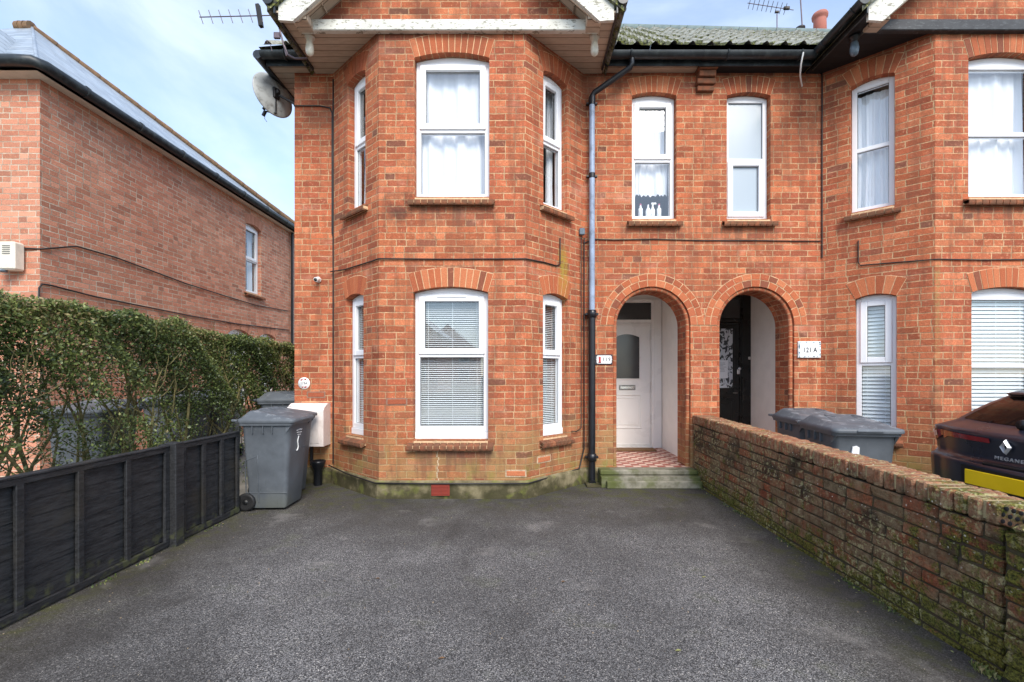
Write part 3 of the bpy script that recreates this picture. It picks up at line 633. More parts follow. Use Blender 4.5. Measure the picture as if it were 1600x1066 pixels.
def gable(house, cx, black, lab):
    fb = Fr((cx-1.8, D1), (cx+1.8, D1)); H = 1.8
    # soffit under the overhanging gable
    s = MB(); x0, x1 = cx-H-.045, cx+H+.045
    s.box((cx, (5.12+5.9)/2, SOF+.012), (x1-x0, .78, .02)); s.box((x0+.12, 5.0, SOF+.010), (.24, .235, .02)); s.box((x1-.12, 5.0, SOF+.010), (.24, .235, .02))
    s.build('soffit', M['soffitb'] if black else M['soffit'], house)
    b = MB(); b.box((cx, 5.115, 5.308), (3.35, .07, .125), .008); b.build('beam', M['blackpaint'] if black else M['board'], house)
    sl = .9
    g = MB(); zc = lambda x: 5.25+sl*(1.65-abs(x-cx))
    pts = [(cx-1.64, 5.37), (cx+1.64, 5.37), (cx+1.64, zc(cx+1.64)+.1), (cx, zc(cx)+.1), (cx-1.64, zc(cx-1.64)+.1)]
    g.face([(x, D1+.004, z) for x, z in pts], uv=[(x, z) for x, z in pts]); g.build('gable_wall', M['brick'], house)
    fr = Fr((0, 4.88), (1, 4.88)); bd = MB()
    for sg in (-1, 1):
        P = [(H, 5.20), (H-.153, 5.19), (0.0, 5.19+sl*(H-.153)), (0.0, 5.356+sl*H), (H, 5.356)]
        bd.prism([(cx+sg*x, z) for x, z in P], fr, 0, .035)
    bd.build('bargeboard', M['board'], house)
    bd = MB()
    for sg in (-1, 1):
        P = [(H-.15, 5.215), (H-.19, 5.215), (0.0, 5.19+sl*(H-.2)-.02), (0, 5.19+sl*(H-.153)+.004)]
        bd.prism([(cx+sg*x, z) for x, z in P], fr, .035, .06)
        # sloping verge soffit
        z_at = lambda x: 5.262+sl*(H-.153-x)
        bd.face([(cx+sg*(H-.12), 4.9, z_at(H-.12)), (cx, 4.9, z_at(0)), (cx, D1+.01, z_at(0)), (cx+sg*(H-.12), D1+.01, z_at(H-.12))])
        for k in range(9):
            x = .2+k*.17; zz = z_at(x)-.012; bd.box((cx+sg*x, 5.02, zz), (.012, .24, .02))
        bd.box((cx+sg*(H-.2), 5.03, 5.29), (.16, .2, .09), .008)
    bd.build('verge_boards', M['soffit'], house)
    # roof slabs with tile edges
    r = MB(); nrow = 9
    for sg in (-1, 1):
        e0 = H+.10; ze = 5.356-sl*.10+.015
        rows = []; rn = []
        for i in range(nrow*2+1):
            k = i//2; t = (k + (i % 2)*.97)/nrow if i < nrow*2 else 1
            x = e0*(1-t); z = ze+sl*(e0-x) + (.03 if i % 2 == 0 else .0)
            ys = np.arange(4.84, 8.6, .05)
            rows.append([(cx+sg*x, y, z+.018*abs(math.sin(y*math.pi/.2))) for y in ys]); rn.append([.5*abs(math.cos(y*math.pi/.2)) for y in ys])
        r.grid(rows, rnd=rn, smooth=False)
        r.face([(cx+sg*e0, 4.84, ze-.02), (cx, 4.84, ze+sl*e0-.02), (cx, 4.84, ze+sl*e0+.04), (cx+sg*e0, 4.84, ze+.04)])
        r.face([(cx+sg*e0, 4.84, ze-.02), (cx, 4.84, ze+sl*e0-.02), (cx, 8.6, ze+sl*e0-.02), (cx+sg*e0, 8.6, ze-.02)])
    r.build('gable_roof', M['tile'], house)
    for sg in (-1, 1):
        gt = MB(); X = cx+sg*(H+.085)
        gt.box((cx+sg*(H+.03), 5.31, 5.335), (.02, .92, .17), .003)
        prof = [(math.cos(a)*.058, math.sin(a)*.058) for a in [math.pi+math.pi*i/8 for i in range(9)]]
        rows = [[(X+px_, y, 5.385+pz_) for px_, pz_ in prof] for y in (4.82, 5.2, 5.7)]
        gt.grid(rows); gt.cap([(X+px_, 4.82, 5.385+pz_) for px_, pz_ in prof])
        for y in (4.95, 5.45): gt.tube([(X+math.cos(a)*.062, y, 5.385+math.sin(a)*.062) for a in [math.pi+math.pi*i/8 for i in range(9)]], .006, 6)
        rows = [[(X+px_*.97, y, 5.385+pz_*.97) for px_, pz_ in prof] for y in (4.82, 5.7)]; gt.grid(rows)
        gt.build('gutter', M['gutter'], house)

def ridge_y(x): return 8.26-.41*(min(max(x, 1.0), 5.2)-1.88)
def main_roof(house, x0, x1, hipside):
    r = MB(); nr = 13; rows = []; rn = []
    n = int((x1-x0)/.025)
    for i in range(nr*2+1):
        k = i//2; t = (k+(i % 2)*.985)/nr if i < nr*2 else 1
        a = x0+(2.6*t if hipside < 0 else 0); b = x1-(2.6*t if hipside > 0 else 0)
        row = []; rr = []
        for j in range(n+1):
            x = a+(b-a)*j/n; yr = ridge_y(x); y = 5.56+(yr-5.56)*t; z = 5.40+.839*(y-5.56)
            w = math.fmod(x+20, .225)/.225; h = .046*math.sin(math.pi*w/.42) if w < .42 else 0
            h += (.022 if i % 2 == 0 else 0)+.004*math.sin(k*3.1+math.floor((x+20)/.225)*1.7)
            row.append((x, y-.5*h, z+.8*h)); rr.append(.0 if w < .42 else (.9 if w > .5 else .5))
        rows.append(row); rn.append(rr)
    r.grid(rows, rnd=rn, smooth=False)
    xr0 = x0+(2.6 if hipside < 0 else 0); xr1 = x1-(2.6 if hipside > 0 else 0)
    rz = lambda x: 5.40+.839*(ridge_y(x)-5.56)
    r.face([(xr0, ridge_y(xr0), rz(xr0)), (xr1, ridge_y(xr1), rz(xr1)), (x1, 11.5, 5.4), (x0, 11.5, 5.4)])
    if hipside < 0: r.face([(x0, 5.56, 5.4), (xr0, ridge_y(xr0), rz(xr0)), (x0, 11.5, 5.4)])
    else: r.face([(x1, 5.56, 5.4), (xr1, ridge_y(xr1), rz(xr1)), (x1, 11.5, 5.4)])
    ro = r.build('roof', M['tile'], house)
    c = MB(); xs = [xr0+(xr1-xr0)*i/12 for i in range(13)]
    for i in range(12):
        a, b = xs[i]+.004, xs[i+1]-.004
        c.tube([(a, ridge_y(a), rz(a)-.03), (b, ridge_y(b), rz(b)-.03)], .105, 12)
    c.build('ridge_tiles', M['ridgegrey'], ro)

def eaves(house, x0, x1, soffmat, soff_to=None):
    f = MB(); f.box(((x0+x1)/2, 5.71, 5.335), (x1-x0, .02, .14), .003); f.build('fascia', M['gutter'], house)
    s = MB(); s.box(((x0+x1)/2, 5.8, 5.30), (x1-x0, .165, .015)); s.build('soffit', M[soffmat], house)
    g = MB(); prof = [(5.63+math.cos(a)*.066, 5.37+math.sin(a)*.066) for a in [math.pi+math.pi*i/10 for i in range(11)]]
    xs = [x0+(x1-x0)*i/8 for i in range(9)]
    g.grid([[(x, y, z) for y, z in prof] for x in xs]); g.grid([[(x, 5.63+(y-5.63)*.95, 5.37+(z-5.37)*.95) for y, z in prof] for x in xs])
    for x in np.arange(x0+.3, x1, .9):
        g.tube([(x, 5.63+math.cos(a)*.072, 5.37+math.sin(a)*.072) for a in [math.pi+math.pi*i/8 for i in range(9)]], .011, 6)
    for x in (x0, x1): g.cap([(x, y, z) for y, z in prof])
    g.build('gutter', M['gutter'], house)

# ---------------- left house
A = empty('brick_house', (-.3, 5.9, 0)); tag(A, 'red brick house with the white front door, cream gable soffit and two-storey bay', 'house', 'pair of semi-detached brick houses')
B = empty('brick_house', (5.0, 5.9, 0)); B.name = 'brick_house.001'; tag(B, 'red brick house with the black front door and black painted soffit behind the garden wall', 'house', 'pair of semi-detached brick houses')
S = [Fr((XA, D2), (-2.42, D2)), Fr((-2.42, D2), (-1.60, D1)), Fr((-1.60, D1), (.06, D1)), Fr((.06, D1), (.818, D2)), Fr((.818, D2), (XP, D2))]
T = [Fr((XP, D2), (3.884, D2)), Fr((3.884, D2), (4.696, D1)), Fr((4.696, D1), (6.36, D1)), Fr((6.36, D1), (7.17, D2)), Fr((7.17, D2), (7.66, D2))]
def op(fr, p0, p1, za, zs, rise): return (fr.u_of(p0), fr.u_of(p1), za, zs, rise)
ZU, ZL = 3.41, .656
oS = {'1u': op(S[1], 543.5, 571, ZU, 4.97, .045), '1l': op(S[1], 540.5, 568, ZL, 2.33, .045), '2u': op(S[2], 647.5, 764.5, ZU, 4.98, .062), '2l': op(S[2], 645.7, 762.7, ZL, 2.33, .062),
      '3u': op(S[3], 849, 886, ZU, 4.97, .045), '3l': op(S[3], 848.5, 886.5, ZL, 2.33, .045), '4u': op(S[4], 987.5, 1057, ZU, 5.0, .045)}
oT = {'0u': op(T[0], 1135.7, 1204, ZU, 5.0, .045), '1u': op(T[1], 1329, 1398, ZU, 4.97, .045), '1l': op(T[1], 1336, 1401, ZL, 2.33, .045), '2u': (T[2].u_of(1513), T[2].u_of(1513)+.86, ZU, 4.98, .062), '2l': (T[2].u_of(1518), T[2].u_of(1518)+.84, ZL, 2.33, .062),
      '3u': (.36, .80, ZU, 4.97, .045), '3l': (.36, .80, ZL, 2.33, .045)}
ucA = 1.70-.818; ucB = 3.04-XP
pA = (ucA-.5, ucA+.5, 0, 2.035, .5, .05); pB = (ucB-.5, ucB+.5, 0, 2.035, .5, .05)
w = MB(); uo = 0
lo = [[], [oS['1l']], [oS['2l']], [oS['3l']], [pA]]; up = [[], [oS['1u']], [oS['2u']], [oS['3u']], [oS['4u']]]
for i, fr in enumerate(S):
    wall(w, fr, 0, 2.85, lo[i], uo); wall(w, fr, 2.85, SOF+(.11 if i in (0, 4) else .01), up[i], uo); uo += fr.L
w.face([(XA, D2, 0), (XA, 11.4, 0), (XA, 11.4, 5.4), (XA, D2, 5.4)], uv=[(-1, 0), (4.5, 0), (4.5, 5.4), (-1, 5.4)]); w.face([(XA, 11.4, 0), (XP, 11.4, 0), (XP, 11.4, 5.4), (XA, 11.4, 5.4)])
w.build('wall', M['brick'], A)
w = MB(); uo = .1
lo = [[pB], [oT['1l']], [oT['2l']], [oT['3l']], []]; up = [[oT['0u']], [oT['1u']], [oT['2u']], [oT['3u']], []]
for i, fr in enumerate(T):
    wall(w, fr, 0, 2.85, lo[i], uo); wall(w, fr, 2.85, SOF+(.11 if i in (0, 4) else .01), up[i], uo); uo += fr.L
w.face([(7.66, D2, 0), (7.66, 11.4, 0), (7.66, 11.4, 5.4), (7.66, D2, 5.4)], uv=[(-1, 0), (4.5, 0), (4.5, 5.4), (-1, 5.4)]); w.face([(XP, 11.4, 0), (7.66, 11.4, 0), (7.66, 11.4, 5.4), (XP, 11.4, 5.4)])
w.build('wall', M['brick'], B)
for hs, x0, x1 in ((A, XA+.02, XP-.01), (B, XP+.01, 7.64)):
    f = MB(); f.box(((x0+x1)/2, 8.8, 2.98), (x1-x0, 5.1, .25)); f.box(((x0+x1)/2, 8.8, 5.42), (x1-x0, 5.1, .05)); f.box(((x0+x1)/2, 9.2, 2.7), (x1-x0, .1, 5.3)); f.box((x0 if hs is B else x1, 8.8, 2.7), (.02, 5.1, 5.3))
    cx = -.77 if hs is A else 5.53; f.face([(cx-1.6, D2, 2.9), (cx+1.6, D2, 2.9), (cx+.8, D1+.02, 2.9), (cx-.8, D1+.02, 2.9)])
    f.build('interior', M['room'], hs)
for hs, frs, ks in ((A, S, oS), (B, T, oT)):
    for k, o in ks.items(): arch_brick(hs, frs[int(k[0])], [o])
W = window
W(A, S[1], oS['1u'], 4.2, kind='dark', small=True, seed=1, label='narrow upper window in the left cheek of the bay')
W(A, S[1], oS['1l'], 1.62, cill=.08, kind='blind', label='narrow lower window in the left cheek of the bay')
W(A, S[2], oS['2u'], 4.2, kind='curtain', seed=3, label='upper bay window with drawn net curtains')
W(A, S[2], oS['2l'], 1.62, cill=.09, kind='blind', vent=True, label='lower bay window with venetian blind')
W(A, S[3], oS['3u'], 4.2, kind='dark', small=True, seed=7, label='narrow upper window in the right cheek of the bay')
W(A, S[3], oS['3l'], 1.62, cill=.08, kind='blind', label='narrow lower window in the right cheek of the bay')
W(A, S[4], oS['4u'], 4.2, kind='curtain', seed=6, small=True, cdrop=.33, topbar=.02, label='window over the porch with short net curtain')
W(B, T[0], oT['0u'], 4.2, sash='bottom', kind='frosted', label='frosted bathroom window over the porch')
W(B, T[1], oT['1u'], 4.19, sash='none', kind='curtain', seed=5, small=True, label='slim upper bay window with net curtain')
W(B, T[1], oT['1l'], 1.53, kind='blind', sp=.046, dp=.05, tilt=.95, label='slim lower bay window with wide slat blind')
W(B, T[2], oT['2u'], 4.16, sash='none', kind='curtain', seed=8, label='upper bay window with net curtains', topbar=.03)
W(B, T[2], oT['2l'], 1.5, sash='none', kind='blind', sp=.046, dp=.05, tilt=.95, label='lower bay window with wide slat blind', topbar=.03)
W(B, T[3], oT['3u'], 4.2, kind='dark', small=True, seed=4); W(B, T[3], oT['3l'], 1.6, kind='blind', sp=.046, dp=.05)
# plinths
for hs, pts in ((A, [(XA, D2), (-2.42, D2), (-1.60, D1), (.06, D1), (.818, D2), (1.10, D2)]), (B, [(3.60, D2), (3.884, D2), (4.696, D1), (6.36, D1), (7.17, D2), (7.66, D2)])):
    p = MB(); polyext(p, pts, [(.0, .20), (.028, .18), (.034, .16), (.036, 0)]); p.build('plinth', M['plinth'], hs)
# air brick
a = MB(); a.box((PX(688, 5.1), 5.112, .10), (.205, .02, .125), .002)
for k in range(8): a.box((PX(688, 5.1), 5.099, .046+k*.0155), (.2, .012, .0085), .001)
a.build('air_brick', M['airbrick'], A)
# repaired bricks on the bay
for fr_, u_, z_, pale in ((S[2], S[2].u_of(620), PZ(628, D1), 0), (S[2], S[2].u_of(806), PZ(740, D1), 1), (S[0], S[0].u_of(494), PZ(617, D2), 0), (S[3], S[3].u_of(850), .40, 1)):
    q = MB(); lbox(q, fr_, u_-.12, u_+.12, -.004, .01, z_-.042, z_+.042, .003); qo = q.build('mortar_patch', M['patchpale' if pale else 'patch'], A)
    q = MB(); lbox(q, fr_, u_-.104, u_+.104, -.008, .01, z_-.028, z_+.029, .004, rnd=.7 if pale else .95, jit=.002); q.build('replaced_brick', M['piece'], qo)
q = MB(); zz = .19; uu = S[2].u_of(684)
while zz < .56:
    w_ = random.uniform(-.012, .012); lbox(q, S[2], uu+w_-.007, uu+w_+.007, -.003, .01, zz, zz+.035, .002, jit=.002); zz += .034
q.build('crack_filler', M['patchpale'], A)
# corbel between the two houses
cb = MB(); xs0, xs1 = 2.25, 2.50
for k in range(5):
    z = 5.03+k*.076; pr = .045+.034*k
    cb.box(((xs0+xs1)/2-.035*0, D2-pr/2, z+.035), (.235 if k % 2 else .215, pr+.02, .066), .006, rnd=.2+.15*k, jit=.003)
cb.build('corbel', M['sillb'], A)
gable(A, -.795, False, 'left'); gable(B, 5.535, True, 'right')
main_roof(A, -3.2, XP-.001, -1); main_roof(B, XP+.001, 7.95, 1)
eaves(A, -3.2, -2.66, 'soffit'); eaves(A, 1.06, XP-.12, 'soffit'); eaves(B, XP-.118, 3.66, 'soffitb'); eaves(B, 7.42, 7.95, 'soffitb')
se = MB(); se.box((-3.05, 8.7, 5.30), (.28, 5.62, .015)); se.build('side_soffit', M['soffit'], A)
se = MB(); se.box((-3.19, 8.6, 5.335), (.02, 5.8, .14), .003); se.tube([(-3.24, 5.6, 5.34), (-3.24, 11.4, 5.34)], .055, 10); se.build('side_gutter', M['gutter'], A)
# doors
def door_white():
    Y = 7.40; fr = Fr((0, Y), (1, Y)); f = MB(); z0 = .205
    lbox(f, fr, 2.12, 2.29, -.03, .0, z0, 2.62, .004); lbox(f, fr, 2.13, 2.17, -.045, -.03, z0, 2.6, .004); lbox(f, fr, 1.15, 1.34, -.03, 0, z0, 2.62, .004); lbox(f, fr, 1.34, 2.12, -.03, 0, 2.56, 2.62, .003); lbox(f, fr, 1.34, 2.12, -.035, 0, 2.235, 2.285, .003)
    lbox(f, fr, 1.34, 2.12, -.05, -.001, z0, z0+.03, .003)
    d = f.build('door', M['door'], A); d['label'] = 'white front door'
    l = MB(); lbox(l, fr, 1.345, 2.115, -.022, 0, z0+.035, 2.23, .004)
    def frame(a, b, c, e, wd=.022, n=-.034, arch=0):
        lbox(l, fr, a, a+wd, n, -.02, c, e, .005); lbox(l, fr, b-wd, b, n, -.02, c, e, .005); lbox(l, fr, a+wd, b-wd, n, -.02, c, c+wd, .005)
        if not arch: lbox(l, fr, a+wd, b-wd, n, -.02, e-wd, e, .005)
    frame(1.49, 1.97, .52, 1.08); frame(1.53, 1.93, .58, 1.02, .012, -.03); frame(1.51, 1.95, 1.31, 2.03, .022, arch=1)
    l.prism([(1.51, 2.01)] + [(1.51+.44*i/12, 2.02+.055*math.sin(math.pi*i/12)) for i in range(13)] + [(1.95, 2.01), (1.93, 2.0)] + [(1.93-.40*i/12, 2.0+.05*math.sin(math.pi*i/12)) for i in range(13)], fr, -.034, -.02)
    frame(1.36, 2.10, .26, 2.2, .02, -.028)
    l.build('door_leaf', M['door'], d)
    g = MB(); g.prism([(1.53, 1.33), (1.93, 1.33)] + [(1.93-.40*i/12, 2.0+.05*math.sin(math.pi*i/12)) for i in range(13)], fr, -.026, -.0235); g.build('door_glass', M['darkglass'], d)
    g = MB(); lbox(g, fr, 1.34, 2.12, -.024, -.02, 2.285, 2.56, 0); g.build('transom_light', M['darkglass'], d)
    b = MB(); lbox(b, fr, 1.60, 1.865, -.034, -.02, 1.145, 1.225, .005); b.build('letterbox', M['steel'], d); b = MB(); lbox(b, fr, 1.62, 1.845, -.037, -.033, 1.165, 1.205, .002); b.build('letterbox_flap', M['chrome'], d)
    h = MB(); h.box((1.40, Y-.05, 1.2), (.035, .03, .22), .008); h.box((1.45, Y-.075, 1.23), (.12, .02, .02), .006); h.build('handle', M['steel'], d)
def door_black():
    Y = 7.40; fr = Fr((0, Y), (1, Y)); f = MB(); z0 = .205
    lbox(f, fr, 3.585, 3.72, -.06, 0, z0, 2.7, .005); lbox(f, fr, 3.56, 3.60, -.04, 0, z0, 2.68, .005); lbox(f, fr, 2.6, 2.76, -.05, 0, z0, 2.7, .005); lbox(f, fr, 2.76, 3.56, -.05, 0, 2.24, 2.31, .005); lbox(f, fr, 2.76, 3.56, -.05, 0, 2.62, 2.7, .005)
    d = f.build('door', M['blackdoor'], B); d['label'] = 'black front door'
    l = MB(); lbox(l, fr, 2.765, 3.555, -.02, 0, z0+.01, 2.235, .004)
    for (a, b, c, e) in ((2.83, 3.14, .38, 1.02), (3.19, 3.48, .38, 1.02)):
        for k in range(3):
            q = k*.028; lbox(l, fr, a+q, b-q, -.026-.006*k, -.02, c+q, e-q, .006)
    lbox(l, fr, 2.84, 3.48, -.035, -.02, 1.06, 1.10, .006); lbox(l, fr, 3.44, 3.475, -.035, -.02, 1.16, 2.17, .005); lbox(l, fr, 2.84, 2.875, -.035, -.02, 1.16, 2.17, .005); lbox(l, fr, 2.875, 3.44, -.035, -.02, 2.14, 2.17, .005)
    l.build('door_leaf', M['blackdoor'], d)
    g = MB(); lbox(g, fr, 2.88, 3.44, -.026, -.02, 1.18, 2.14, 0); g.build('door_glass', M['lace'], d)
    g = MB(); lbox(g, fr, 2.76, 3.56, -.02, -.01, 2.31, 2.62, 0); g.build('transom_light', M['darkglass'], d)
    h = MB(); h.box((3.53, Y-.035, 1.44), (.05, .03, .085), .008); h.lathe([(0, -.06), (.02, -.06), (.026, -.045), (.02, -.03), (.02, 0)], (3.53, Y-.02, 1.49), 'y'); h.build('door_lock', M['chrome'], d)
    h = MB(); h.box((3.69, Y-.075, 1.66), (.05, .03, .05), .008); h.build('door_bell', M['chrome'], d)
    h = MB(); h.tube([(3.44, Y-.05, 1.10+.0), (3.44, Y-.07, 1.10), (3.50, Y-.07, 1.10)], .009, 8); h.build('handle', M['steel'], d)
porch(A, S[4], ucA, door_white, 1.02, 2.30, True); porch(B, T[0], ucB, door_black, 2.44, 3.72, False)
# porch step
for hs, cx_, s in ((A, 1.70, 0), (B, 3.04, 1)):
    st = MB(); x0, x1 = (1.0, 2.225) if hs is A else (2.47, 3.6)
    st.box(((x0+x1)/2, 5.80, .168), (x1-x0, .22, .062), .012); st.box(((x0+x1)/2+.0, 5.76, .067), (x1-x0+.0, .30, .134), .004)
    st.box(((x0+.06+x1)/2, 5.67, .045), (x1-x0-.06, .23, .09), .008); st.build('doorstep', M['step'], hs)
# chimney of the right house
ch = MB(); ch.box((5.45, 8.5, 6.55), (.8, .5, 2.0), .01, rnd=.3); ch.box((5.45, 8.5, 7.52), (.86, .58, .07), .01, rnd=.6)
co = ch.build('chimney', M['piece'], B)
p = MB(); X = PX(1281, 8.5); p.lathe([(.0, 7.55), (.115, 7.55), (.105, 8.0), (.105, 8.03), (.13, 8.05), (.135, 8.10), (.12, 8.13), (.095, 8.13), (.09, 7.9), (0, 7.9)], (X, 8.5, 0), 'z', 24); p.build('chimney_pot', M['terracotta'], co)
p = MB(); X = PX(1250, 8.5); p.lathe([(.0, 7.55), (.07, 7.55), (.07, 7.82), (.085, 7.83), (.085, 7.865), (.05, 7.865), (0, 7.8)], (X, 8.5, 0), 'z', 16); p.build('chimney_cowl', M['darkmetal'], co)
# downpipe
dp = MB(); X = PX(925, 5.8); zl = PZ(487, 5.8)
dp.tube([(X, 5.80, 4.90), (X, 5.80, zl)], .036, 14); do = dp.build('downpipe', M['greypipe'], A)
dp = MB(); xo = PX(988, 5.62)
dp.tube([(xo, 5.64, 5.33), (xo, 5.64, 5.25), (xo-.015, 5.66, 5.215), (X+.03, 5.79, 4.985), (X, 5.80, 4.945), (X, 5.80, 4.88)], .034, 14)
for z in (4.90, ): dp.tube([(X, 5.8, z-.05), (X, 5.8, z+.03)], .044, 14)
dp.build('swan_neck', M['cast'], do)
for zz in (4.86, 3.93): dp = MB(); dp.box((X, 5.83, zz), (.14, .05, .025), .004); dp.tube([(X, 5.8, zz-.03), (X, 5.8, zz+.03)], .042, 12); dp.build('pipe_clip', M['cast'], do)
dp = MB(); dp.tube([(X, 5.80, zl+.02), (X, 5.80, .02)], .043, 14)
for z in (zl-.03, .34): dp.tube([(X, 5.80, z-.05), (X, 5.80, z-.045), (X, 5.80, z+.045), (X, 5.80, z+.05)], [.045, .056, .056, .045], 14); dp.box((X, 5.84, z), (.17, .06, .03), .005)
dp.tube([(X, 5.8, .03), (X, 5.74, .02)], .045, 12); dp.build('iron_pipe', M['cast'], do)
g = MB(); g.box((X+.02, 5.72, .012), (.22, .2, .024), .004); g.build('gully', M['plinth'], A)
# downpipe + gully at the left junction
dp = MB(); X = PX(487, 5.83); dp.tube([(X, 5.83, .5), (X, 5.83, .24)], .02, 10); Xh = PX(497, 5.75)
dp.lathe([(.05, 0), (.052, .20), (.075, .24), (.09, .29), (.09, .31), (.078, .31), (.04, .24)], (Xh, 5.75, 0), 'z', 16); dp.build('drain_hopper', M['cast'], A)
# ---------------- neighbour
NX = -6.25; NF = 5.92
N_ = empty('neighbour_house', (-8.5, 9, 0)); tag(N_, 'pale pink brick house with grey slate hipped roof behind the hedge', 'house')
fS = Fr((NX, NF), (NX, 13.6)); fF = Fr((-11.0, NF), (NX, NF))
def uN(px, X=NX): return X*F/(px-VX) - NF
oN = [(uN(384), uN(408.5), 3.30, 4.84, .06), ]
oNl = [(uN(357), uN(390), .7, 2.30, .10), (uN(405), uN(431), .7, 2.30, .10)]
w = MB(); wall(w, fS, 0, 2.8, oNl, 3); wall(w, fS, 2.8, 5.26, oN, 3); wall(w, fF, 0, 5.26, [], 0)
w.face([(-11, NF, 0), (-11, 13.6, 0), (-11, 13.6, 5.34), (-11, NF, 5.34)]); w.face([(-11, 13.6, 0), (NX, 13.6, 0), (NX, 13.6, 5.34), (-11, 13.6, 5.34)])
w.build('wall', M['nbrick'], N_)
for o in oN: arch_brick(N_, fS, [o], 'npiece'); window(N_, fS, o, 4.06, kind='dark', small=True, seed=9, label='upper side window')
for o in oNl: arch_brick(N_, fS, [o], 'npiece'); window(N_, fS, o, 1.6, kind='dark', small=True, seed=11)
r = MB(); ap = (-9.18, 8.56, 7.92); c1 = (-6.11, 5.76, 5.34); c2 = (-6.11, 13.9, 5.34); c3 = (-11.2, 5.76, 5.34); c4 = (-11.2, 13.9, 5.36); a2 = (-9.45, 8.56, 7.92)
def slope(pts, ax):
    o = Vector(pts[0]); n = (Vector(pts[1])-o).normalized(); nn = (Vector(pts[2])-o).cross(n); up = n.cross(nn).normalized()
    r.face(pts, uv=[((Vector(p)-o).dot(n), (Vector(p)-o).dot(up)) for p in pts])
slope([c1, c2, ap], 0); slope([c3, c1, ap, a2], 0); slope([c4, c2, ap, a2], 0); slope([c3, c4, a2], 0)
ro = r.build('roof', M['slate'], N_)
c = MB()
def hiptiles(a, b, n, r0=.06):
    a, b = Vector(a), Vector(b)
    for i in range(n):
        p = a.lerp(b, i/n); q = a.lerp(b, (i+1)/n); c.tube([p, q], [r0, r0*1.12], 10)
hiptiles(ap, (-6.4, 13.2, 5.66), 17); hiptiles(a2, ap, 3, .1); c.build('hip_tiles', M['ridge'], ro)
c = MB(); c.tube([Vector(ap), Vector((-6.14, 5.78, 5.38))], .02, 8); c.build('hip_flashing', M['slate'], ro)
# front bay gablet of the neighbour with slated cheek
r = MB(); slope([(-6.75, 4.95, 5.42), (-6.75, 7.2, 5.42), (-8.0, 7.2, 6.7), (-8.0, 4.95, 6.7)], 0); slope([(-9.25, 4.95, 5.42), (-9.25, 7.2, 5.42), (-8.0, 7.2, 6.7), (-8.0, 4.95, 6.7)], 0)
r.build('bay_roof', M['slate'], N_)
s = MB(); s.box((-6.18, 9.9, 5.25), (.18, 7.94, .02)); s.box((-8.6, 5.83, 5.25), (5.02, .2, .02)); s.build('soffit', M['cream'], N_)
g = MB(); g.box((-6.10, 9.80, 5.29), (.02, 8.1, .10)); g.box((-8.6, 5.74, 5.29), (5.02, .02, .10))
pr = [math.pi*.5+math.pi*2*i/12 for i in range(12)]
g.tube([(-11.2, 5.68, 5.32), (-6.3, 5.68, 5.32), (-6.11, 5.70, 5.32), (-6.045, 5.80, 5.32), (-6.04, 13.9, 5.32)], .07, 12)
for y in np.arange(6.3, 13.6, .9): g.tube([(-6.04, y, 5.32), (-6.04, y+.04, 5.32)], .08, 12)
g.build('gutter', M['gutter'], N_)
d = MB(); d.tube([(NX+.06, 12.35, 5.25), (NX+.06, 12.35, .0)], .035, 10); d.build('downpipe', M['cast'], N_)
def nzy(px, py, off=.02):
    D = (NX+off)*F/(px-VX); return (NX+off, D, PZ(py, D))
def cable(name, pts, r, label, mat='cable', parent=None):
    m = MB(); m.tube(pts, r, 6); o = m.build(name, M[mat]); tag(o, label, 'cable'); return o
cable('cable', [(NX-1.0, NF-.02, 3.05), (NX-.1, NF-.02, 3.03), (NX+.02, NF, 3.03)] + [nzy(a, b) for a, b in ((120, 385), (180, 402), (250, 428), (290, 443), (350, 462), (400, 477), (450, 486))], .011, 'long sagging black cable across the upper side wall of the pale brick house')
cable('cable', [nzy(a, b) for a, b in ((61, 480), (61, 450), (66, 444), (80, 446), (150, 464), (230, 480), (300, 494), (370, 506), (452, 516))], .011, 'lower black cable clipped along the pale brick side wall above the hedge')
# alarm box
bx = empty('alarm_box', (PX(16, 5.85), 5.85, 2.9)); tag(bx, 'cream louvred alarm box on the front of the pale brick house', 'alarm box')
m = MB(); c0 = bx.location; m.box((c0.x, 5.84, c0.z+.01), (.27, .14, .36), .02); m.build('case', M['cream'], bx)
m = MB()
for k in range(5): m.box((c0.x+.04, 5.766, c0.z+.13-k*.025), (.10, .006, .006))
m.build('louvre', M['trim'], bx); m = MB(); m.lathe([(0, -.03), (.05, -.025), (.055, 0), (0, .01)], (c0.x-.05, 5.80, c0.z-.17), 'z', 16); m.build('lens', M['bulbgrey'], bx)

# ---------------- opposite houses (seen reflected in the glazing)
for i, (x, col) in enumerate(((-9.8, -24), (-9.0, -46), (4.0, -40))):
    yo = col; h = empty('brick_house', (x, yo, 0)); tag(h, ['brick house with a steep gable across the road, nearest and opposite the hedge', 'brick house with a steep gable across the road, farthest back', 'brick house with a steep gable across the road, opposite the parked car'][i], 'house', 'gabled houses across the road')
    m = MB(); m.box((x, yo-3.5, 2.3), (7, 7, 4.6)); m.face([(x-3.5, yo+.01, 4.6), (x+3.5, yo+.01, 4.6), (x, yo+.01, 7.5)]); m.build('wall', M['nbrick'], h)
    m = MB(); m.face([(x-3.9, yo+.3, 4.35), (x, yo+.3, 7.6), (x, yo-7.3, 7.6), (x-3.9, yo-7.3, 4.35)]); m.face([(x+3.9, yo+.3, 4.35), (x, yo+.3, 7.6), (x, yo-7.3, 7.6), (x+3.9, yo-7.3, 4.35)]); m.build('roof', M['slate'], h)
    for wx in (-2, 2):
        for wz in (1.4, 3.6): m = MB(); m.box((x+wx, yo+.02, wz), (1.3, .08, 1.4), .01); wo = m.build('window', M['pvc'], h); m = MB(); m.box((x+wx, yo+.07, wz), (1.1, .02, 1.2)); m.build('pane', M['darkglass'], wo)

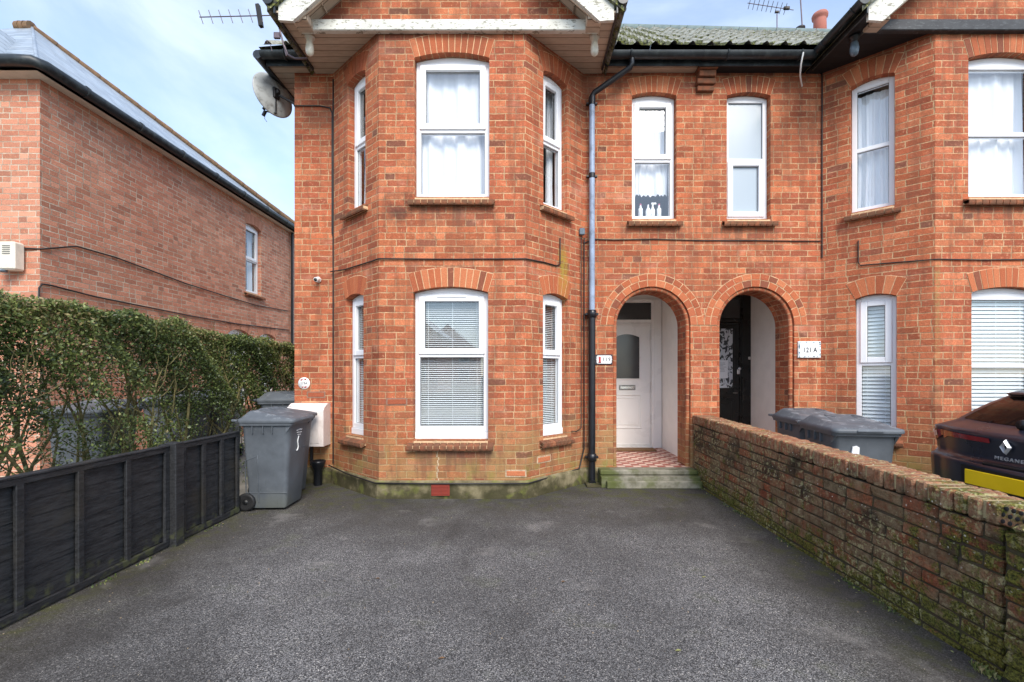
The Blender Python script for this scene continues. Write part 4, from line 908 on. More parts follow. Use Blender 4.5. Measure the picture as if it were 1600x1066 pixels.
# ---------------- garden wall (real bricks)
G = empty('garden_wall', (2.34, 4, 0)); tag(G, 'low weathered red brick garden wall with brick-on-edge coping between the two driveways', 'wall')
m = MB(); x0, x1 = 2.225, 2.445; y0, y1 = 2.10, 5.85; CO = .0785
for k in range(10):
    y = y0 - (.117 if k % 2 else 0) - random.uniform(0, .03); z = k*CO-.045
    while y < y1:
        L = .222 if random.random() > .22 else .105
        a, b = max(y, y0+random.uniform(-.004, .004)), min(y+L, y1)
        if b-a > .03:
            jx = random.uniform(-.004, .004)
            m.box(((x0+x1)/2+jx, (a+b)/2, z+.034+random.uniform(-.002, .002)), (x1-x0, b-a, .067), .006, rnd=random.random(), jit=.005)
        y += L+.011
m.build('brickwork', M['gbrick'], G)
m = MB(); m.box(((x0+x1)/2, (y0+y1)/2, .36), (x1-x0-.022, y1-y0-.02, .74)); m.build('mortar_core', M['gmortar'], G)
m = MB(); y = y0+.02
while y < y1-.03:
    t = .066; m.box(((x0+x1)/2+random.uniform(-.006, .006), y+t/2, .795+random.uniform(-.003, .003)), (x1-x0+.006, t, .112), .009, rnd=random.choice([.3, .4, .55, .7, .8, .85, .95]), jit=.004); y += t+.009
m.build('coping', M['gbrick'], G)
m = MB(); m.box(((x0+x1)/2, (y0+y1)/2+.01, .80), (x1-x0-.02, y1-y0-.03, .09)); m.build('coping_mortar', simple('pale_coping_mortar', lin(166, 150, 112), .95, .2, 14, bump=.6, dirt=lin(90, 84, 60), dirtamt=.6), G)
# broken end pier
m = MB(); px0, px1, py0, py1 = 2.165, 2.50, 1.66, 2.045
for k in range(10):
    z = k*CO-.045; sh = random.uniform(-.006, .006)
    yy = py0; first = k % 2
    parts = ((py0, py0+.15), (py0+.162, py1)) if first else ((py0, py0+.262), (py0+.273, py1))
    for a, b in parts: m.box(((px0+px1)/2+sh, (a+b)/2, z+.034), (px1-px0-random.uniform(0, .012), b-a, .067), .009, rnd=random.random(), jit=.008)
for (x, y, z, a, r) in ((2.27, 1.97, .765, .2, .4), (2.39, 1.86, .765, -.3, .7), (2.25, 1.80, .76, .5, .2)):
    Mx = Matrix.Translation((x, y, z)) @ Matrix.Rotation(a, 4, 'Z') @ Matrix.Rotation(random.uniform(-.15, .15), 4, 'X'); m.box((0, 0, 0), (.20, .12, .06), .012, rnd=r, jit=.012, M=Mx)
m.build('pier_bricks', M['gbrick'], G)
m = MB(); m.box(((px0+px1)/2, (py0+py1)/2, .36), (px1-px0-.04, py1-py0-.03, .72)); m.box((2.34, 2.07, .35), (.2, .06, .7)); m.build('pier_core', M['gmortar'], G)
def settle():
    for o in G.children:
        for v in o.data.vertices:
            y = v.co.y+4; v.co.z *= (.795+.022*(min(max(y, 1.9), 5.9)-2.1))/.85
        for c in o.children:
            for v in c.data.vertices: v.co.z *= (.795)/.85
# perforated brick laid on its face at the broken end
pb = MB(); hb = MB(); Mx = Matrix.Translation((2.285, 2.085, .80)) @ Matrix.Rotation(math.radians(6), 4, 'Z') @ Matrix.Rotation(math.radians(-24), 4, 'Y') @ Matrix.Rotation(math.radians(-62), 4, 'X')
Mx = Matrix.Translation((2.232, 2.02, .80)) @ Matrix.Rotation(math.radians(-6), 4, 'Z') @ Matrix.Rotation(math.radians(14), 4, 'Y')
pb.box((.035, 0, 0), (.07, .222, .105), .008, rnd=.35, jit=.003, M=Mx)
for i in range(3):
    for j in range(6):
        hb.lathe([(0, -.0015), (.0105, -.0015), (.0115, .0)], (-.0008, -.085+j*.034+(.008 if i % 2 else 0), -.032+i*.032), 'x', 10, M=Mx)
po = pb.build('perforated_brick', M['gbrick'], G); hb.build('brick_hole', M['rubber'], po); settle()

# ---------------- fence
FN = empty('panel_fence', (-2.87, 3, 0)); tag(FN, 'low black stained panel fence along the left side of the driveway', 'fence')
FX = -2.85; ZT = .815
def fy(px): return -FX*F/(VX-px)
ys = [fy(p) for p in (258, 20)]; step = .366
posts = [fy(268)]
def panel(ya, yb, nb):
    b = MB(); k = 0; zt = .06
    n = 7; hh = (ZT-.05-zt)/n
    for k in range(n):
        wv = random.uniform(-.002, .002); seg = 8
        rows = [[(FX-.016+wv*math.sin(q*1.3+k), ya+(yb-ya)*q/seg, zt+k*hh+.004*math.sin(q*.9+k*2)) for q in range(seg+1)], [(FX-.021, ya+(yb-ya)*q/seg, zt+(k+1)*hh+.012) for q in range(seg+1)]]
        b.grid(rows, smooth=False)
        b.grid([rows[0], [(p[0]-.008, p[1], p[2]) for p in rows[0]]], smooth=False)
    b.face([(FX-.03, ya, .03), (FX-.03, yb, .03), (FX-.03, yb, ZT-.03), (FX-.03, ya, ZT-.03)])
    po = b.build('panel', M['fence'], FN)
    for i in range(nb+1):
        y = ya+.02+(yb-ya-.04)*i/nb; m = MB(); m.box((FX+.003, y, ZT/2+.01), (.022, .045, ZT-.07), .004, jit=.002); [m.box((FX+.0155, y+random.uniform(-.008, .008), zz), (.004, .007, .007), 0) for zz in (.14, .3, .46, .62)]; m.build('batten', M['fence'], po)
    m = MB(); m.box((FX-.003, (ya+yb)/2, ZT-.022), (.034, yb-ya, .04), .004); m.box((FX-.012, (ya+yb)/2, ZT+.004), (.062, yb-ya, .016), .004); m.build('top_rail', M['fence'], po)
    m = MB(); m.box((FX-.0, (ya+yb)/2, .035), (.03, yb-ya, .05), .004, jit=.002); m.build('bottom_rail', M['fence'], po)
pw = .10; p1a, p1b = fy(262), fy(283)
panel(p1b, 4.60, 3); panel(p1a-1.83, p1a, 5); panel(p1a-1.83-.1-1.83, p1a-1.83-.1, 5); panel(p1a-3.93-1.83, p1a-3.93, 5)
for ya in (p1a, p1a-1.93, p1a-3.86):
    m = MB(); m.box((FX+.012, ya+.05+.003, ZT/2+.012), (.10, .096, ZT+.03), .006, jit=.002); m.box((FX-.05, ya+.05, .42), (.06, .10, .82), .004); m.build('post', M['fence'], FN)

# ---------------- hedge
H_ = empty('hedge', (-3.95, 4.5, 0)); tag(H_, 'tall clipped green hedge with bare stems low down, behind the black fence', 'hedge')
hx0, hx1, hy0, hy1, hz = -4.25, -3.58, 1.2, 7.6, 1.93
def hn(y, z, s=0): return math.sin(y*1.9+s)*.5+math.sin(y*4.3+z*2.1+s*2)*.3+math.sin(z*5.1+y*7.7+s)*.2
cand = []
while len(cand) < 120000:
    n = 40000
    y = RNG.uniform(hy0, hy1, n); z = RNG.uniform(.0, 1, n)**.72*hz; side = RNG.random(n)
    dpt = np.abs(RNG.normal(0, .10, n)); x = np.where(side < .68, hx1-dpt, np.where(side < .8, hx0+dpt, RNG.uniform(hx0, hx1, n)))
    top = side > .8
    z = np.where(top, hz-np.abs(RNG.normal(0, .05, n)), z)
    nz = np.sin(y*1.9)*.5+np.sin(y*4.3+z*2.1)*.3+np.sin(z*5.1+y*7.7)*.2+.35*np.sin(y*13+z*9)
    dens = np.clip((z-.92-.36*nz)/.45, .0, 1)+.05+.45*np.clip(.35-z-.3*np.sin(y*2.6+1), 0, .5)
    dens += .55*np.exp(-((y-4.3)/.55)**2)*(z < 1.0)
    dens *= np.where(y < 3.6, 1, 1-.25*(z < 1.0)); clump = .6+.4*np.sin(y*9.3+z*11+np.sin(z*17))*np.sin(x*12+y*5.1)
    keep = RNG.random(n) < dens*clump
    x = x + .05*np.sin(y*5.3+z*4.0)+.03*np.sin(z*13+y*11)*(~top); z = z + np.where(top, .03*np.sin(y*3.1)+.025*np.sin(y*11+x*9)+np.abs(RNG.normal(0, .02, n)), 0) + (z/hz)*(.05-.036*(y-3.3))
    cand += list(zip(x[keep], y[keep], z[keep], top[keep]))
P = np.array([(a, b, c) for a, b, c, _ in cand]); tops = np.array([d for *_, d in cand]); n = len(P)
L = RNG.uniform(.011, .021, n); Wd = L*RNG.uniform(.42, .6, n)
d1 = RNG.normal(0, 1, (n, 3)); d1[:, 2] += .4; d1 /= np.linalg.norm(d1, axis=1)[:, None]
nr = RNG.normal(0, 1, (n, 3)); nr[:, 0] += .9; nr[:, 2] += .9; d2 = np.cross(nr, d1); d2 /= np.linalg.norm(d2, axis=1)[:, None]
off = np.array([-3.95, 4.5, 0])
V = np.stack([P-d1*L[:, None], P+d2*Wd[:, None]-d1*(L*.1)[:, None], P+d1*L[:, None], P-d2*Wd[:, None]-d1*(L*.1)[:, None]], axis=1).reshape(-1, 3)-off
me = bpy.data.meshes.new('foliage'); me.vertices.add(4*n); me.vertices.foreach_set('co', V.astype(np.float32).ravel())
me.loops.add(4*n); me.loops.foreach_set('vertex_index', np.arange(4*n, dtype=np.int32)); me.polygons.add(n); me.polygons.foreach_set('loop_start', np.arange(0, 4*n, 4, dtype=np.int32)); me.polygons.foreach_set('loop_total', np.full(n, 4, dtype=np.int32))
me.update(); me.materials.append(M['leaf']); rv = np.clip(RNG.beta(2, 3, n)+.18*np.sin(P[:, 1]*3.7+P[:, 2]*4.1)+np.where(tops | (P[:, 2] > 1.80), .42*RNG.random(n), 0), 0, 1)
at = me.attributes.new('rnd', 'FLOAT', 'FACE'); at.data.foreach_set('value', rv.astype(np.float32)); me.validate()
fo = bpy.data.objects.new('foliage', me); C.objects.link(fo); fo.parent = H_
m = MB(); R = random.Random(5)
y = hy0+.1
while y < hy1:
    for _ in range(R.choice([1, 2, 2, 3])):
        x = R.uniform(hx0+.15, hx1-.12); p = Vector((x, y+R.uniform(-.08, .08), 0)); pts = [p.copy()]; d = Vector((R.uniform(-.25, .25), R.uniform(-.45, .45), 1)).normalized(); r0 = R.uniform(.009, .024)
        for k in range(8):
            d = (d+Vector((R.uniform(-.25, .25), R.uniform(-.35, .35), .15))).normalized(); p = p+d*.22; p.x = min(max(p.x, hx0+.05), hx1-.05); pts.append(p.copy())
            if k > 0:
                for _b in range(2):
                    e = p.copy(); bd = Vector((R.uniform(-.9, .9), R.uniform(-1, 1), R.uniform(.3, 1))).normalized(); bp = [e.copy()]
                    for q in range(4): bd = (bd+Vector((R.uniform(-.35, .35), R.uniform(-.35, .35), .1))).normalized(); e = e+bd*.09; e.x = min(max(e.x, hx0), hx1); bp.append(e.copy())
                    m.tube(bp, [r0*.3, r0*.26, r0*.2, r0*.15, r0*.1], 4, caps=False)
            if p.z > 1.75: break
        m.tube(pts, [r0*(1-.09*i) for i in range(len(pts))], 6, caps=False)
    y += R.uniform(.14, .26)
m.build('stems', M['twig'], H_)

# ---------------- wheelie bins (local X: hinge at -X, front at +X)
def rr(lx0, lx1, hw, z, r, n=5):
    pts = []
    for (cx, cy, a0) in ((lx1-r, hw-r, 0), (lx0+r, hw-r, 90), (lx0+r, -hw+r, 180), (lx1-r, -hw+r, 270)):
        for i in range(n+1): a = math.radians(a0+90*i/n); pts.append((cx+r*math.cos(a), cy+r*math.sin(a), z))
    return pts
def make_bin(fx=1.0, fy=1.0):
    R_ = empty('wheelie_bin'); b = MB()
    def sc(mb): mb.v = [(p[0]*fx, p[1]*fy, p[2]) for p in mb.v]; return mb
    secs = [(-.24, .235, .215, .03, .03), (-.245, .25, .225, .06, .05), (-.27, .275, .24, .35, .055), (-.30, .305, .262, .72, .06), (-.315, .325, .272, .93, .06), (-.32, .335, .276, .94, .05)]
    b.grid([rr(a, c, h, z, r) for a, c, h, z, r in secs], closev=True); b.cap(rr(-.24, .235, .215, .03, .03)[::-1])
    b.grid([rr(a, c, h, z, .05) for a, c, h, z in ((-.32, .335, .276, .94), (-.345, .362, .297, .945), (-.352, .37, .302, .985), (-.33, .35, .285, .99))], closev=True, smooth=False)
    q = b
    for s in (-1, 1):
        for x in (.10, -.02, -.16): q.box((x, s*.278, .90), (.012, .03, .09), .004)
        for x in (.29,): q.prism([(x-.02, .94), (x+.055, .94), (x-.02, .86)], Fr((0, s*.262), (1, s*.262)), -.012, .012)
        # raised wheel-arch panel line
        pts = [(-.262, s*.2395, .10), (-.27, s*.252, .56)]+[(-.27+.14*math.sin(a)+.02, s*.2535, .56+.05*(math.sin(a))) for a in (.5, 1.0, 1.5)]+[(-.11, s*.2525, .56), (-.105, s*.236, .10)]
        q.tube(pts, .006, 6)
    q.tube([(-.26, -.232, .2), (.268, -.238, .2)], .004, 5); q.tube([(.28, -.2, .66), (.306, .2, .66)], .004, 5)
    body = sc(b).build('body', M['bin'], R_)
    l = MB()
    def lr(a, c, h, z, dz, r=.06): return [(x, y, zz+dz*(c-x)/(c-a)) for x, y, zz in rr(a, c, h, z, r)]
    l.grid([lr(-.355, .395, .308, .975, .0), lr(-.36, .40, .312, .99, .0), lr(-.36, .395, .308, 1.012, .0), lr(-.33, .36, .285, 1.02, .01), lr(-.27, .30, .245, 1.035, .05), lr(-.25, .20, .225, 1.045, .055), lr(-.2, .12, .18, 1.05, .052)], closev=True)
    l.cap(lr(-.2, .12, .18, 1.05, .052)); l.box((.395, 0, .995), (.03, .22, .02), .006)
    l.box((-.05, .13, 1.098), (.22, .012, .006), .003); l.box((-.05, -.13, 1.098), (.22, .012, .006), .003)
    lo = sc(l).build('lid', M['bin'], R_)
    h = MB(); h.tube([(-.41, -.22, .99), (-.41, .22, .99)], .016, 10)
    for y in (-.22, -.075, .075, .22): h.box((-.375, y, .985), (.09, .03, .035), .008)
    for s in (-1, 1): h.tube([(-.345, s*.30, 1.0), (-.41, s*.30, 1.0), (-.43, s*.27, 1.0), (-.43, s*.22, .995)], .014, 8)
    sc(h).build('handle', M['bin'], R_)
    for s in (-1, 1):
        wm = MB(); wm.lathe([(0.03, -.022), (.07, -.024), (.085, -.026), (.098, -.018), (.10, 0), (.098, .018), (.085, .026), (.07, .024), (.03, .022)], (-.265*fx, s*.235*fy, .10), 'y', 24); wo = wm.build('wheel', M['rubber'], R_)
        wm = MB(); wm.lathe([(0, -.03), (.02, -.032), (.028, -.02), (.055, -.012), (.068, -.018), (.068, .018), (.055, .012), (.028, .02), (.02, .032), (0, .03)], (-.265*fx, s*.235*fy, .10), 'y', 16); wm.build('hub', M['trim'], wo)
    a = MB(); a.tube([(-.265*fx, -.235*fy, .10), (-.265*fx, .235*fy, .10)], .012, 8); a.build('axle', M['darkmetal'], R_); return R_
SX, SY = .82, .92
bin0 = make_bin(SX, SY); binL = make_bin()
binspec = [((-2.605, 4.86, 0), 2, .93, 'grey wheelie bin at the end of the black fence with a white painted squiggle'),
           ((-2.78, 5.34, 0), 1, .92, 'grey wheelie bin against the meter box, mostly hidden by the front bin'),
           ((-3.28, 6.55, 0), 8, 1.05, 'grey wheelie bin in the side passage at the corner of the left house'),
           ((-4.9, 5.25, 0), -80, 1.0, 'dark wheelie bin behind the hedge, nearest the road'),
           ((-4.95, 6.6, 0), -85, 1.05, 'dark wheelie bin behind the hedge, by its bare stems'),
           ((-4.95, 7.5, 0), -70, 1.05, 'dark wheelie bin behind the hedge, farthest up the side path'),
           ((3.08, 4.30, -.03), -99, .94, 'grey wheelie bin behind the brick garden wall with a white sticker'),
           ((3.26, 5.10, -.03), -95, .94, 'grey wheelie bin beside the arch of the black front door')]
bins = []
for i, (loc, rz, sc, lab) in enumerate(binspec):
    b = bin0 if i == 0 else binL if i == 2 else copy_tree(bin0 if i < 2 else binL)
    b.location = loc; b.rotation_euler = (0, 0, math.radians(rz)); b.scale = (sc,)*3; tag(b, lab, 'wheelie bin', 'grey wheelie bins'); bins.append(b)
def text(s, name, mat, parent, loc, rot, size, ext=.001, sx=1, bold=0, sp=1.0):
    cu = bpy.data.curves.new(name, 'FONT'); cu.body = s; cu.size = size; cu.extrude = ext; cu.align_x = 'CENTER'; cu.align_y = 'CENTER'; cu.offset = bold; cu.space_character = sp; cu.resolution_u = 3
    o = bpy.data.objects.new(name, cu); C.objects.link(o); dg = bpy.context.evaluated_depsgraph_get(); me = bpy.data.meshes.new_from_object(o.evaluated_get(dg)); bpy.data.objects.remove(o)
    me.materials.clear(); me.materials.append(mat); o = bpy.data.objects.new(name, me); C.objects.link(o); o.location = loc; o.rotation_euler = rot; o.scale = (sx, 1, 1)
    if parent: o.parent = parent
    return o
# marks on the front bin's front face (local +X side)
mk = MB(); pts = [((.31+(z-.7)*.065)*SX+.003, y, z) for y, z in ((-.02, .80), (-.035, .77), (-.045, .74), (-.03, .71), (-.02, .68), (-.03, .65), (-.055, .64))]
mk.tube(pts, .007, 6)
mk.build('painted_squiggle', M['white']).parent = bins[0]
mk = MB()
for k, (a, b, z) in enumerate(((-.08, -.04, .87), (-.03, .02, .875), (.03, .06, .87), (-.07, -.02, .845), (0, .05, .84), (-.05, -.03, .82), (-.01, .03, .815))): mk.box(((.3235+(z-.87)*.06)*SX, (a+b)/2, z), (.004, (b-a), .009), 0)
mk.build('worn_lettering', M['white']).parent = bins[0]
mk = MB(); mk.prism([(-.12, .76), (-.055, .76), (-.052, .835), (-.075, .85), (-.11, .84)], Fr((.318, 0), (.318, 1)), -.012, .012); mk.build('sticker', M['paper']).parent = bins[6]
mk = MB(); mk.prism([(.17, .70), (.23, .70), (.20, .80)], Fr((0, -.268), (1, -.268)), -.004, .004); mk.build('arrow_mark', M['white']).parent = bins[6]

# ---------------- satellite dish
DS = empty('satellite_dish', (-3.08, 5.95, PZ(162, 5.95))); tag(DS, 'weathered grey satellite dish on the top left corner of the left house', 'satellite dish')
Dc = Vector((PX(427, 6.0), 6.0, PZ(149, 6.0))); ax = Vector((-.86, .46, -.10)).normalized(); q = ax.to_track_quat('Z', 'Y').to_matrix().to_4x4(); Mx = Matrix.Translation(Dc) @ q @ Matrix.Scale(.9, 4)
m = MB(); m.lathe([(0, -.05), (.1, -.045), (.2, -.025), (.29, .005), (.305, .012), (.308, .006), (.29, -.003), (.2, -.033), (.1, -.053), (0, -.058)], n=36, M=Mx); m.build('reflector', M['dish'], DS)
m = MB(); B0 = Mx @ Vector((0, 0, -.06)); m.tube([B0, Vector((-2.98, 5.96, PZ(160, 5.95))), Vector((XA, 5.97, PZ(166, 5.95)))], .017, 8); m.box((XA-.01, 5.97, PZ(166, 5.95)), (.02, .1, .16), .004)
m.box((0, 0, -.07), (.09, .16, .04), .008, M=Mx); m.box((0, .0, -.10), (.05, .06, .08), .008, M=Mx); low = B0+Vector((0, 0, -.26)); m.tube([B0, B0+Vector((-.0, 0, -.17)), low], .011, 6)
lnb = Vector((PX(408, 5.9), 5.9+.1, PZ(174, 6.0))); m.tube([low, lnb], .009, 6); m.build('bracket', M['darkmetal'], DS)
m = MB(); m.tube([lnb, lnb+Vector((-.03, 0, -.06))], .022, 10); m.tube([lnb+Vector((.02, -.02, .05)), lnb+Vector((-.02, -.02, .01))], .02, 10); m.tube([lnb, lnb+Vector((-.01, 0, -.1)), lnb+Vector((.02, 0, -.14))], .003, 5); m.build('receiver', M['trim'], DS)

# ---------------- tv aerials
AE = empty('tv_aerial', (-2.86, 5.45, 5.45)); tag(AE, 'large television aerial on a mast at the top left eaves', 'aerial')
D = 5.42; pt = lambda px, py, d=0: Vector((PX(px, D), D+d, PZ(py, D)))
m = MB(); m.tube([pt(448, 88), pt(434, 35)], .010, 8); m.tube([pt(480, 91), pt(462, 92), pt(450, 86), pt(444, 72)], .014, 8); m.box(pt(433, 56), (.075, .03, .075), .006); m.build('mast', M['aerial'], AE)
m = MB(); m.tube([pt(312, 27), pt(436, 24)], .006, 6); m.build('boom', M['aerial'], AE)
m = MB()
for i in range(7):
    x = 314+i*15.5; hgt = 11; m.tube([pt(x-3.5, 27-i*.4-hgt*.95), pt(x+3.5, 27-i*.4+hgt*.95)], .0045, 5)
m.build('director_rods', M['aerial'], AE)
m = MB(); m.box(pt(405.5, 25), (.045, .05, .27), .006, M=Matrix.Translation(pt(405.5, 25)) @ Matrix.Rotation(math.radians(-9), 4, 'Y') @ Matrix.Translation(-pt(405.5, 25))); m.build('reflector', M['darkmetal'], AE)
m = MB(); h = pt(416, 68); m.tube([h+Vector((0, 0, .04)), h+Vector((.02, 0, 0)), h+Vector((.05, 0, -.01)), h+Vector((.07, 0, -.09))], .004, 5); m.build('loose_hook', M['aerial'], AE)
AE2 = empty('tv_aerial', (3.7, 8.3, 7.8)); tag(AE2, 'small television aerial above the roof ridge between the two gables', 'aerial'); D = 9.5
m = MB(); m.tube([pt(1214, 60), pt(1214, 22)], .010, 6); m.build('mast', M['aerial'], AE2)
m = MB(); m.tube([pt(1168, 5), pt(1240, 16)], .007, 6)
for i in range(9):
    x = 1171+i*7; y = 5.5+i*1.1; m.tube([pt(x-1.5, y-3, -.1), pt(x+1.5, y+3, .1)], .006, 5)
m.build('boom', M['aerial'], AE2); m = MB(); m.box(pt(1229, 13), (.12, .05, .06), .008); m.box(pt(1214, 19), (.08, .04, .04), .006); m.build('reflector', M['darkmetal'], AE2)
m = MB(); D = 8.45; m.tube([pt(1254, 52), pt(1249, -30)], .011, 6); o = m.build('mast', M['aerial']); tag(o, 'tall thin bare mast rising from the grey chimney cowl', 'mast')

# ---------------- eaves lamps
def make_lamp(x, y, z, label, mat, rim):
    L_ = empty('eaves_lamp', (x, y, z)); m = MB(); m.lathe([(0, 0), (.055, 0), (.055, -.025), (.038, -.03), (.036, -.075), (0, -.075)], (x, y, z), 'z', 16); m.build('lamp_holder', M[rim], L_)
    m = MB(); m.lathe([(.034, -.075), (.04, -.1), (.046, -.14), (.045, -.18), (.036, -.21), (.018, -.228), (0, -.232)], (x, y, z), 'z', 18); m.build('bulb', M[mat], L_); tag(L_, label, 'lamp', 'outdoor lamps under the gable overhangs')
make_lamp(PX(484, 5.22), 5.22, SOF, 'white bulb lamp under the left end of the cream gable overhang', 'bulb', 'cream')
make_lamp(PX(929, 5.22), 5.22, SOF, 'white bulb lamp under the right end of the cream gable overhang', 'bulb', 'cream')
make_lamp(PX(1335, 5.22), 5.22, SOF, 'grey bulb lamp under the black gable overhang', 'bulbgrey', 'gutter')

# ---------------- number plaques
RX = (math.radians(90), 0, 0)
x, z = PX(475.5, D2), PZ(599, D2); pl = empty('house_number_plaque', (x, D2-.01, z)); tag(pl, 'small round white number plaque on the far left pier', 'number plaque')
m = MB(); m.lathe([(0, 0), (.077, 0), (.075, -.008), (0, -.009)], (x, D2-.002, z), 'y', 32); m.build('disc', M['enamel'], pl)
text('119A', 'number', M['ink'], pl, (0, -.002, 0), RX, .052, sx=.8)
m = MB()
for a in (60, 75, 115, 130, 250, 285, 300): m.lathe([(0, -.003), (.009, -.002), (.009, 0)], (x+.054*math.cos(math.radians(a)), D2-.011, z+.054*math.sin(math.radians(a))), 'y', 8)
m.build('flower_print', M['redink'], pl)
x, z = PX(943.5, D2), PZ(562, D2); pl = empty('house_number_plaque', (x, D2-.01, z)); tag(pl, 'black edged white plaque numbered 119 beside the drainpipe', 'number plaque')
m = MB(); m.box((x, D2-.008, z), (.222, .014, .13), .004); m.build('backing', M['ink'], pl)
m = MB(); m.prism([(px_, pz_) for px_, pz_, _ in [(p[0], p[1], 0) for p in rr(x-.097, x+.097, .05, 0, .018)]] if False else [(x+a, z+b) for a, b in [(p[0], p[1]) for p in rr(-.096, .096, .052, 0, .018)]], Fr((0, D2), (1, D2)), -.019, -.014); m.build('face', M['enamel'], pl)
text('119', 'number', M['ink'], pl, (.03, -.0095, 0), RX, .068, sx=.95, sp=1.15, bold=.0006)
m = MB(); m.box((x-.056, D2-.0205, z-.01), (.026, .003, .06), .001); m.box((x-.056, D2-.0205, z-.038), (.036, .003, .012), 0); m.lathe([(0, -.003), (.016, -.002), (.016, 0)], (x-.056, D2-.019, z+.022), 'y', 10); m.build('post_box_print', M['redink'], pl)
m = MB(); m.lathe([(0, -.004), (.006, -.003), (.006, 0)], (x-.104, D2-.0155, z), 'y', 8); m.lathe([(0, -.004), (.006, -.003), (.006, 0)], (x+.104, D2-.0155, z), 'y', 8); m.build('screw', M['chrome'], pl)
x, z = PX(1263.3, D2), PZ(546.5, D2); pl = empty('house_number_plaque', (x, D2-.01, z)); tag(pl, 'white tile plaque numbered 121 A with blue patterned edge', 'number plaque')
m = MB(); m.box((x, D2-.012, z), (.292, .024, .212), .005); m.build('tile', M['enamel'], pl)
text('121', 'number', M['ink'], pl, (-.03, -.0165, -.008), RX, .088, sx=.85, sp=1.12, bold=.0008); text('A', 'letter', M['ink'], pl, (.07, -.0165, -.008), RX, .088, sx=.85, bold=.0008)
m = MB(); R = random.Random(3)
for i in range(46):
    t = R.random(); s = R.randrange(4); a, b = ((-.135+.27*t, .09), (-.135+.27*t, -.092), (-.132, -.09+.18*t), (.132, -.09+.18*t))[s]
    m.box((x+a, D2-.0245, z+b+R.uniform(-.006, .006)), (R.uniform(.006, .022), .002, R.uniform(.006, .014)), 0, M=None)
m.build('blue_pattern', M['blueglaze'], pl)
nt = MB(); Y = 7.36; nt.box((PX(1128, Y), Y, PZ(577, Y)), (.19, .002, .29)); o = nt.build('paper_notice', M['paper']); tag(o, 'white paper notice taped to the black front door', 'notice')
m = MB()
for k in range(7): m.box((PX(1128, Y)+.02*(k % 2)-.01, Y-.002, PZ(577, Y)+.10-k*.022), (.12-.03*(k % 3), .001, .004))
m.build('printed_lines', M['ink'], None).parent = o
m = MB(); Y = 6.34; m.box((3.645, Y, PZ(553, Y)), (.03, .07, .13), .006); o = m.build('door_entry_box', M['trim']); tag(o, 'small black box on the white porch wall inside the right arch', 'entry box')
# ---------------- meter box, camera, junction box
mb_ = empty('meter_box', (-2.70, 5.78, .75)); tag(mb_, 'cream meter box on the left pier behind the bins', 'meter box')
m = MB(); fr = Fr((XA+.0, 5.66), (XA+.0, 5.88)); 
prof = [(5.88, 1.03), (5.80, 1.03), (5.70, .985), (5.67, .95), (5.67, .50), (5.88, .50)]
a = [(PX(452, 5.75), y, z) for y, z in prof]; b = [(PX(507, 5.70), y, z) for y, z in prof]; m.face(a); m.face(b[::-1])
for i in range(6): j = (i+1) % 6; m.face([a[i], a[j], b[j], b[i]])
m.build('case', M['meter'], mb_); m = MB(); m.box(((PX(452, 5.75)+PX(507, 5.7))/2, 5.668, .72), (.36, .006, .36), .003); m.build('door', M['meter'], mb_)
x, z = PX(494, 5.8), PZ(437, 5.8); cm = empty('security_camera', (x, 5.87, z)); tag(cm, 'tiny white security camera on the left pier', 'camera')
m = MB(); m.lathe([(0, 0), (.035, 0), (.035, -.02), (.02, -.025), (0, -.03)], (x, D2, z+.01), 'y', 16); m.tube([(x, D2-.02, z+.01), (x, D2-.05, z-.01)], .012, 8); m.tube([(x+.005, D2-.02, z+.02), (x-.005, D2-.085, z)], .03, 14); m.build('case', M['enamel'], cm)
m = MB(); m.lathe([(0, -.012), (.016, -.008), (.024, 0)], (x-.005, D2-.085, z), 'y', 14); m.build('lens', M['trim'], cm)
x, z = PX(909, 5.82), PZ(363, 5.82); m = MB(); m.box((x, 5.80, z), (.07, .05, .085), .008); o = m.build('junction_box', M['bulbgrey']); tag(o, 'small grey junction box on the brickwork left of the drainpipe', 'junction box')
# cables
sag = lambda pts: pts
def onw(fr, px, z, off=-.012): return Vector(fr(fr.u_of(px), off, z))
cable('cable', [(PX(521, 5.87), 5.865, z) for z in (5.2, 4, 3, 2, 1, .25)], .010, 'black cable running down the inner corner left of the bay')
cable('cable', [(XA, 5.865, PZ(166, 5.87)), (PX(500, 5.87), 5.865, PZ(166, 5.87)), (PX(516, 5.87), 5.865, PZ(169, 5.87)), (PX(519.5, 5.87), 5.86, PZ(178, 5.87)), (PX(519.5, 5.87), 5.86, 3.2)], .008, 'thin black cable from the satellite dish across the left pier')
zc_ = PZ(405, D1)
cable('cable', [(-2.44, 5.85, 2.72), onw(S[1], 540, 2.70), onw(S[1], 585, 2.70), (-1.605, 5.137, zc_), (-1.58, 5.132, zc_), onw(S[2], 700, zc_-.005), onw(S[2], 800, zc_), (.065, 5.137, zc_), onw(S[3], 850, 2.715), onw(S[3], 868, 2.71), onw(S[3], 874, 2.74), onw(S[3], 874, 3.06)], .008, 'thin black cable looped round the bay between the storeys')
cable('cable', [(PX(912, 5.87), 5.865, PZ(380, 5.87)), (PX(930, 5.87), 5.868, PZ(374, 5.87))]+[(PX(p, 5.87), 5.868, PZ(y, 5.87)) for p, y in ((960, 375), (1020, 374), (1100, 376), (1180, 376), (1240, 377), (1282, 377))], .007, 'thin cable clipped straight across the wall above both porch arches')
cable('cable', [(PX(1284, 5.87), 5.865, z) for z in (5.3, 4.5, 3.5, 2.9)], .008, 'dark cable down the corner right of the frosted window')
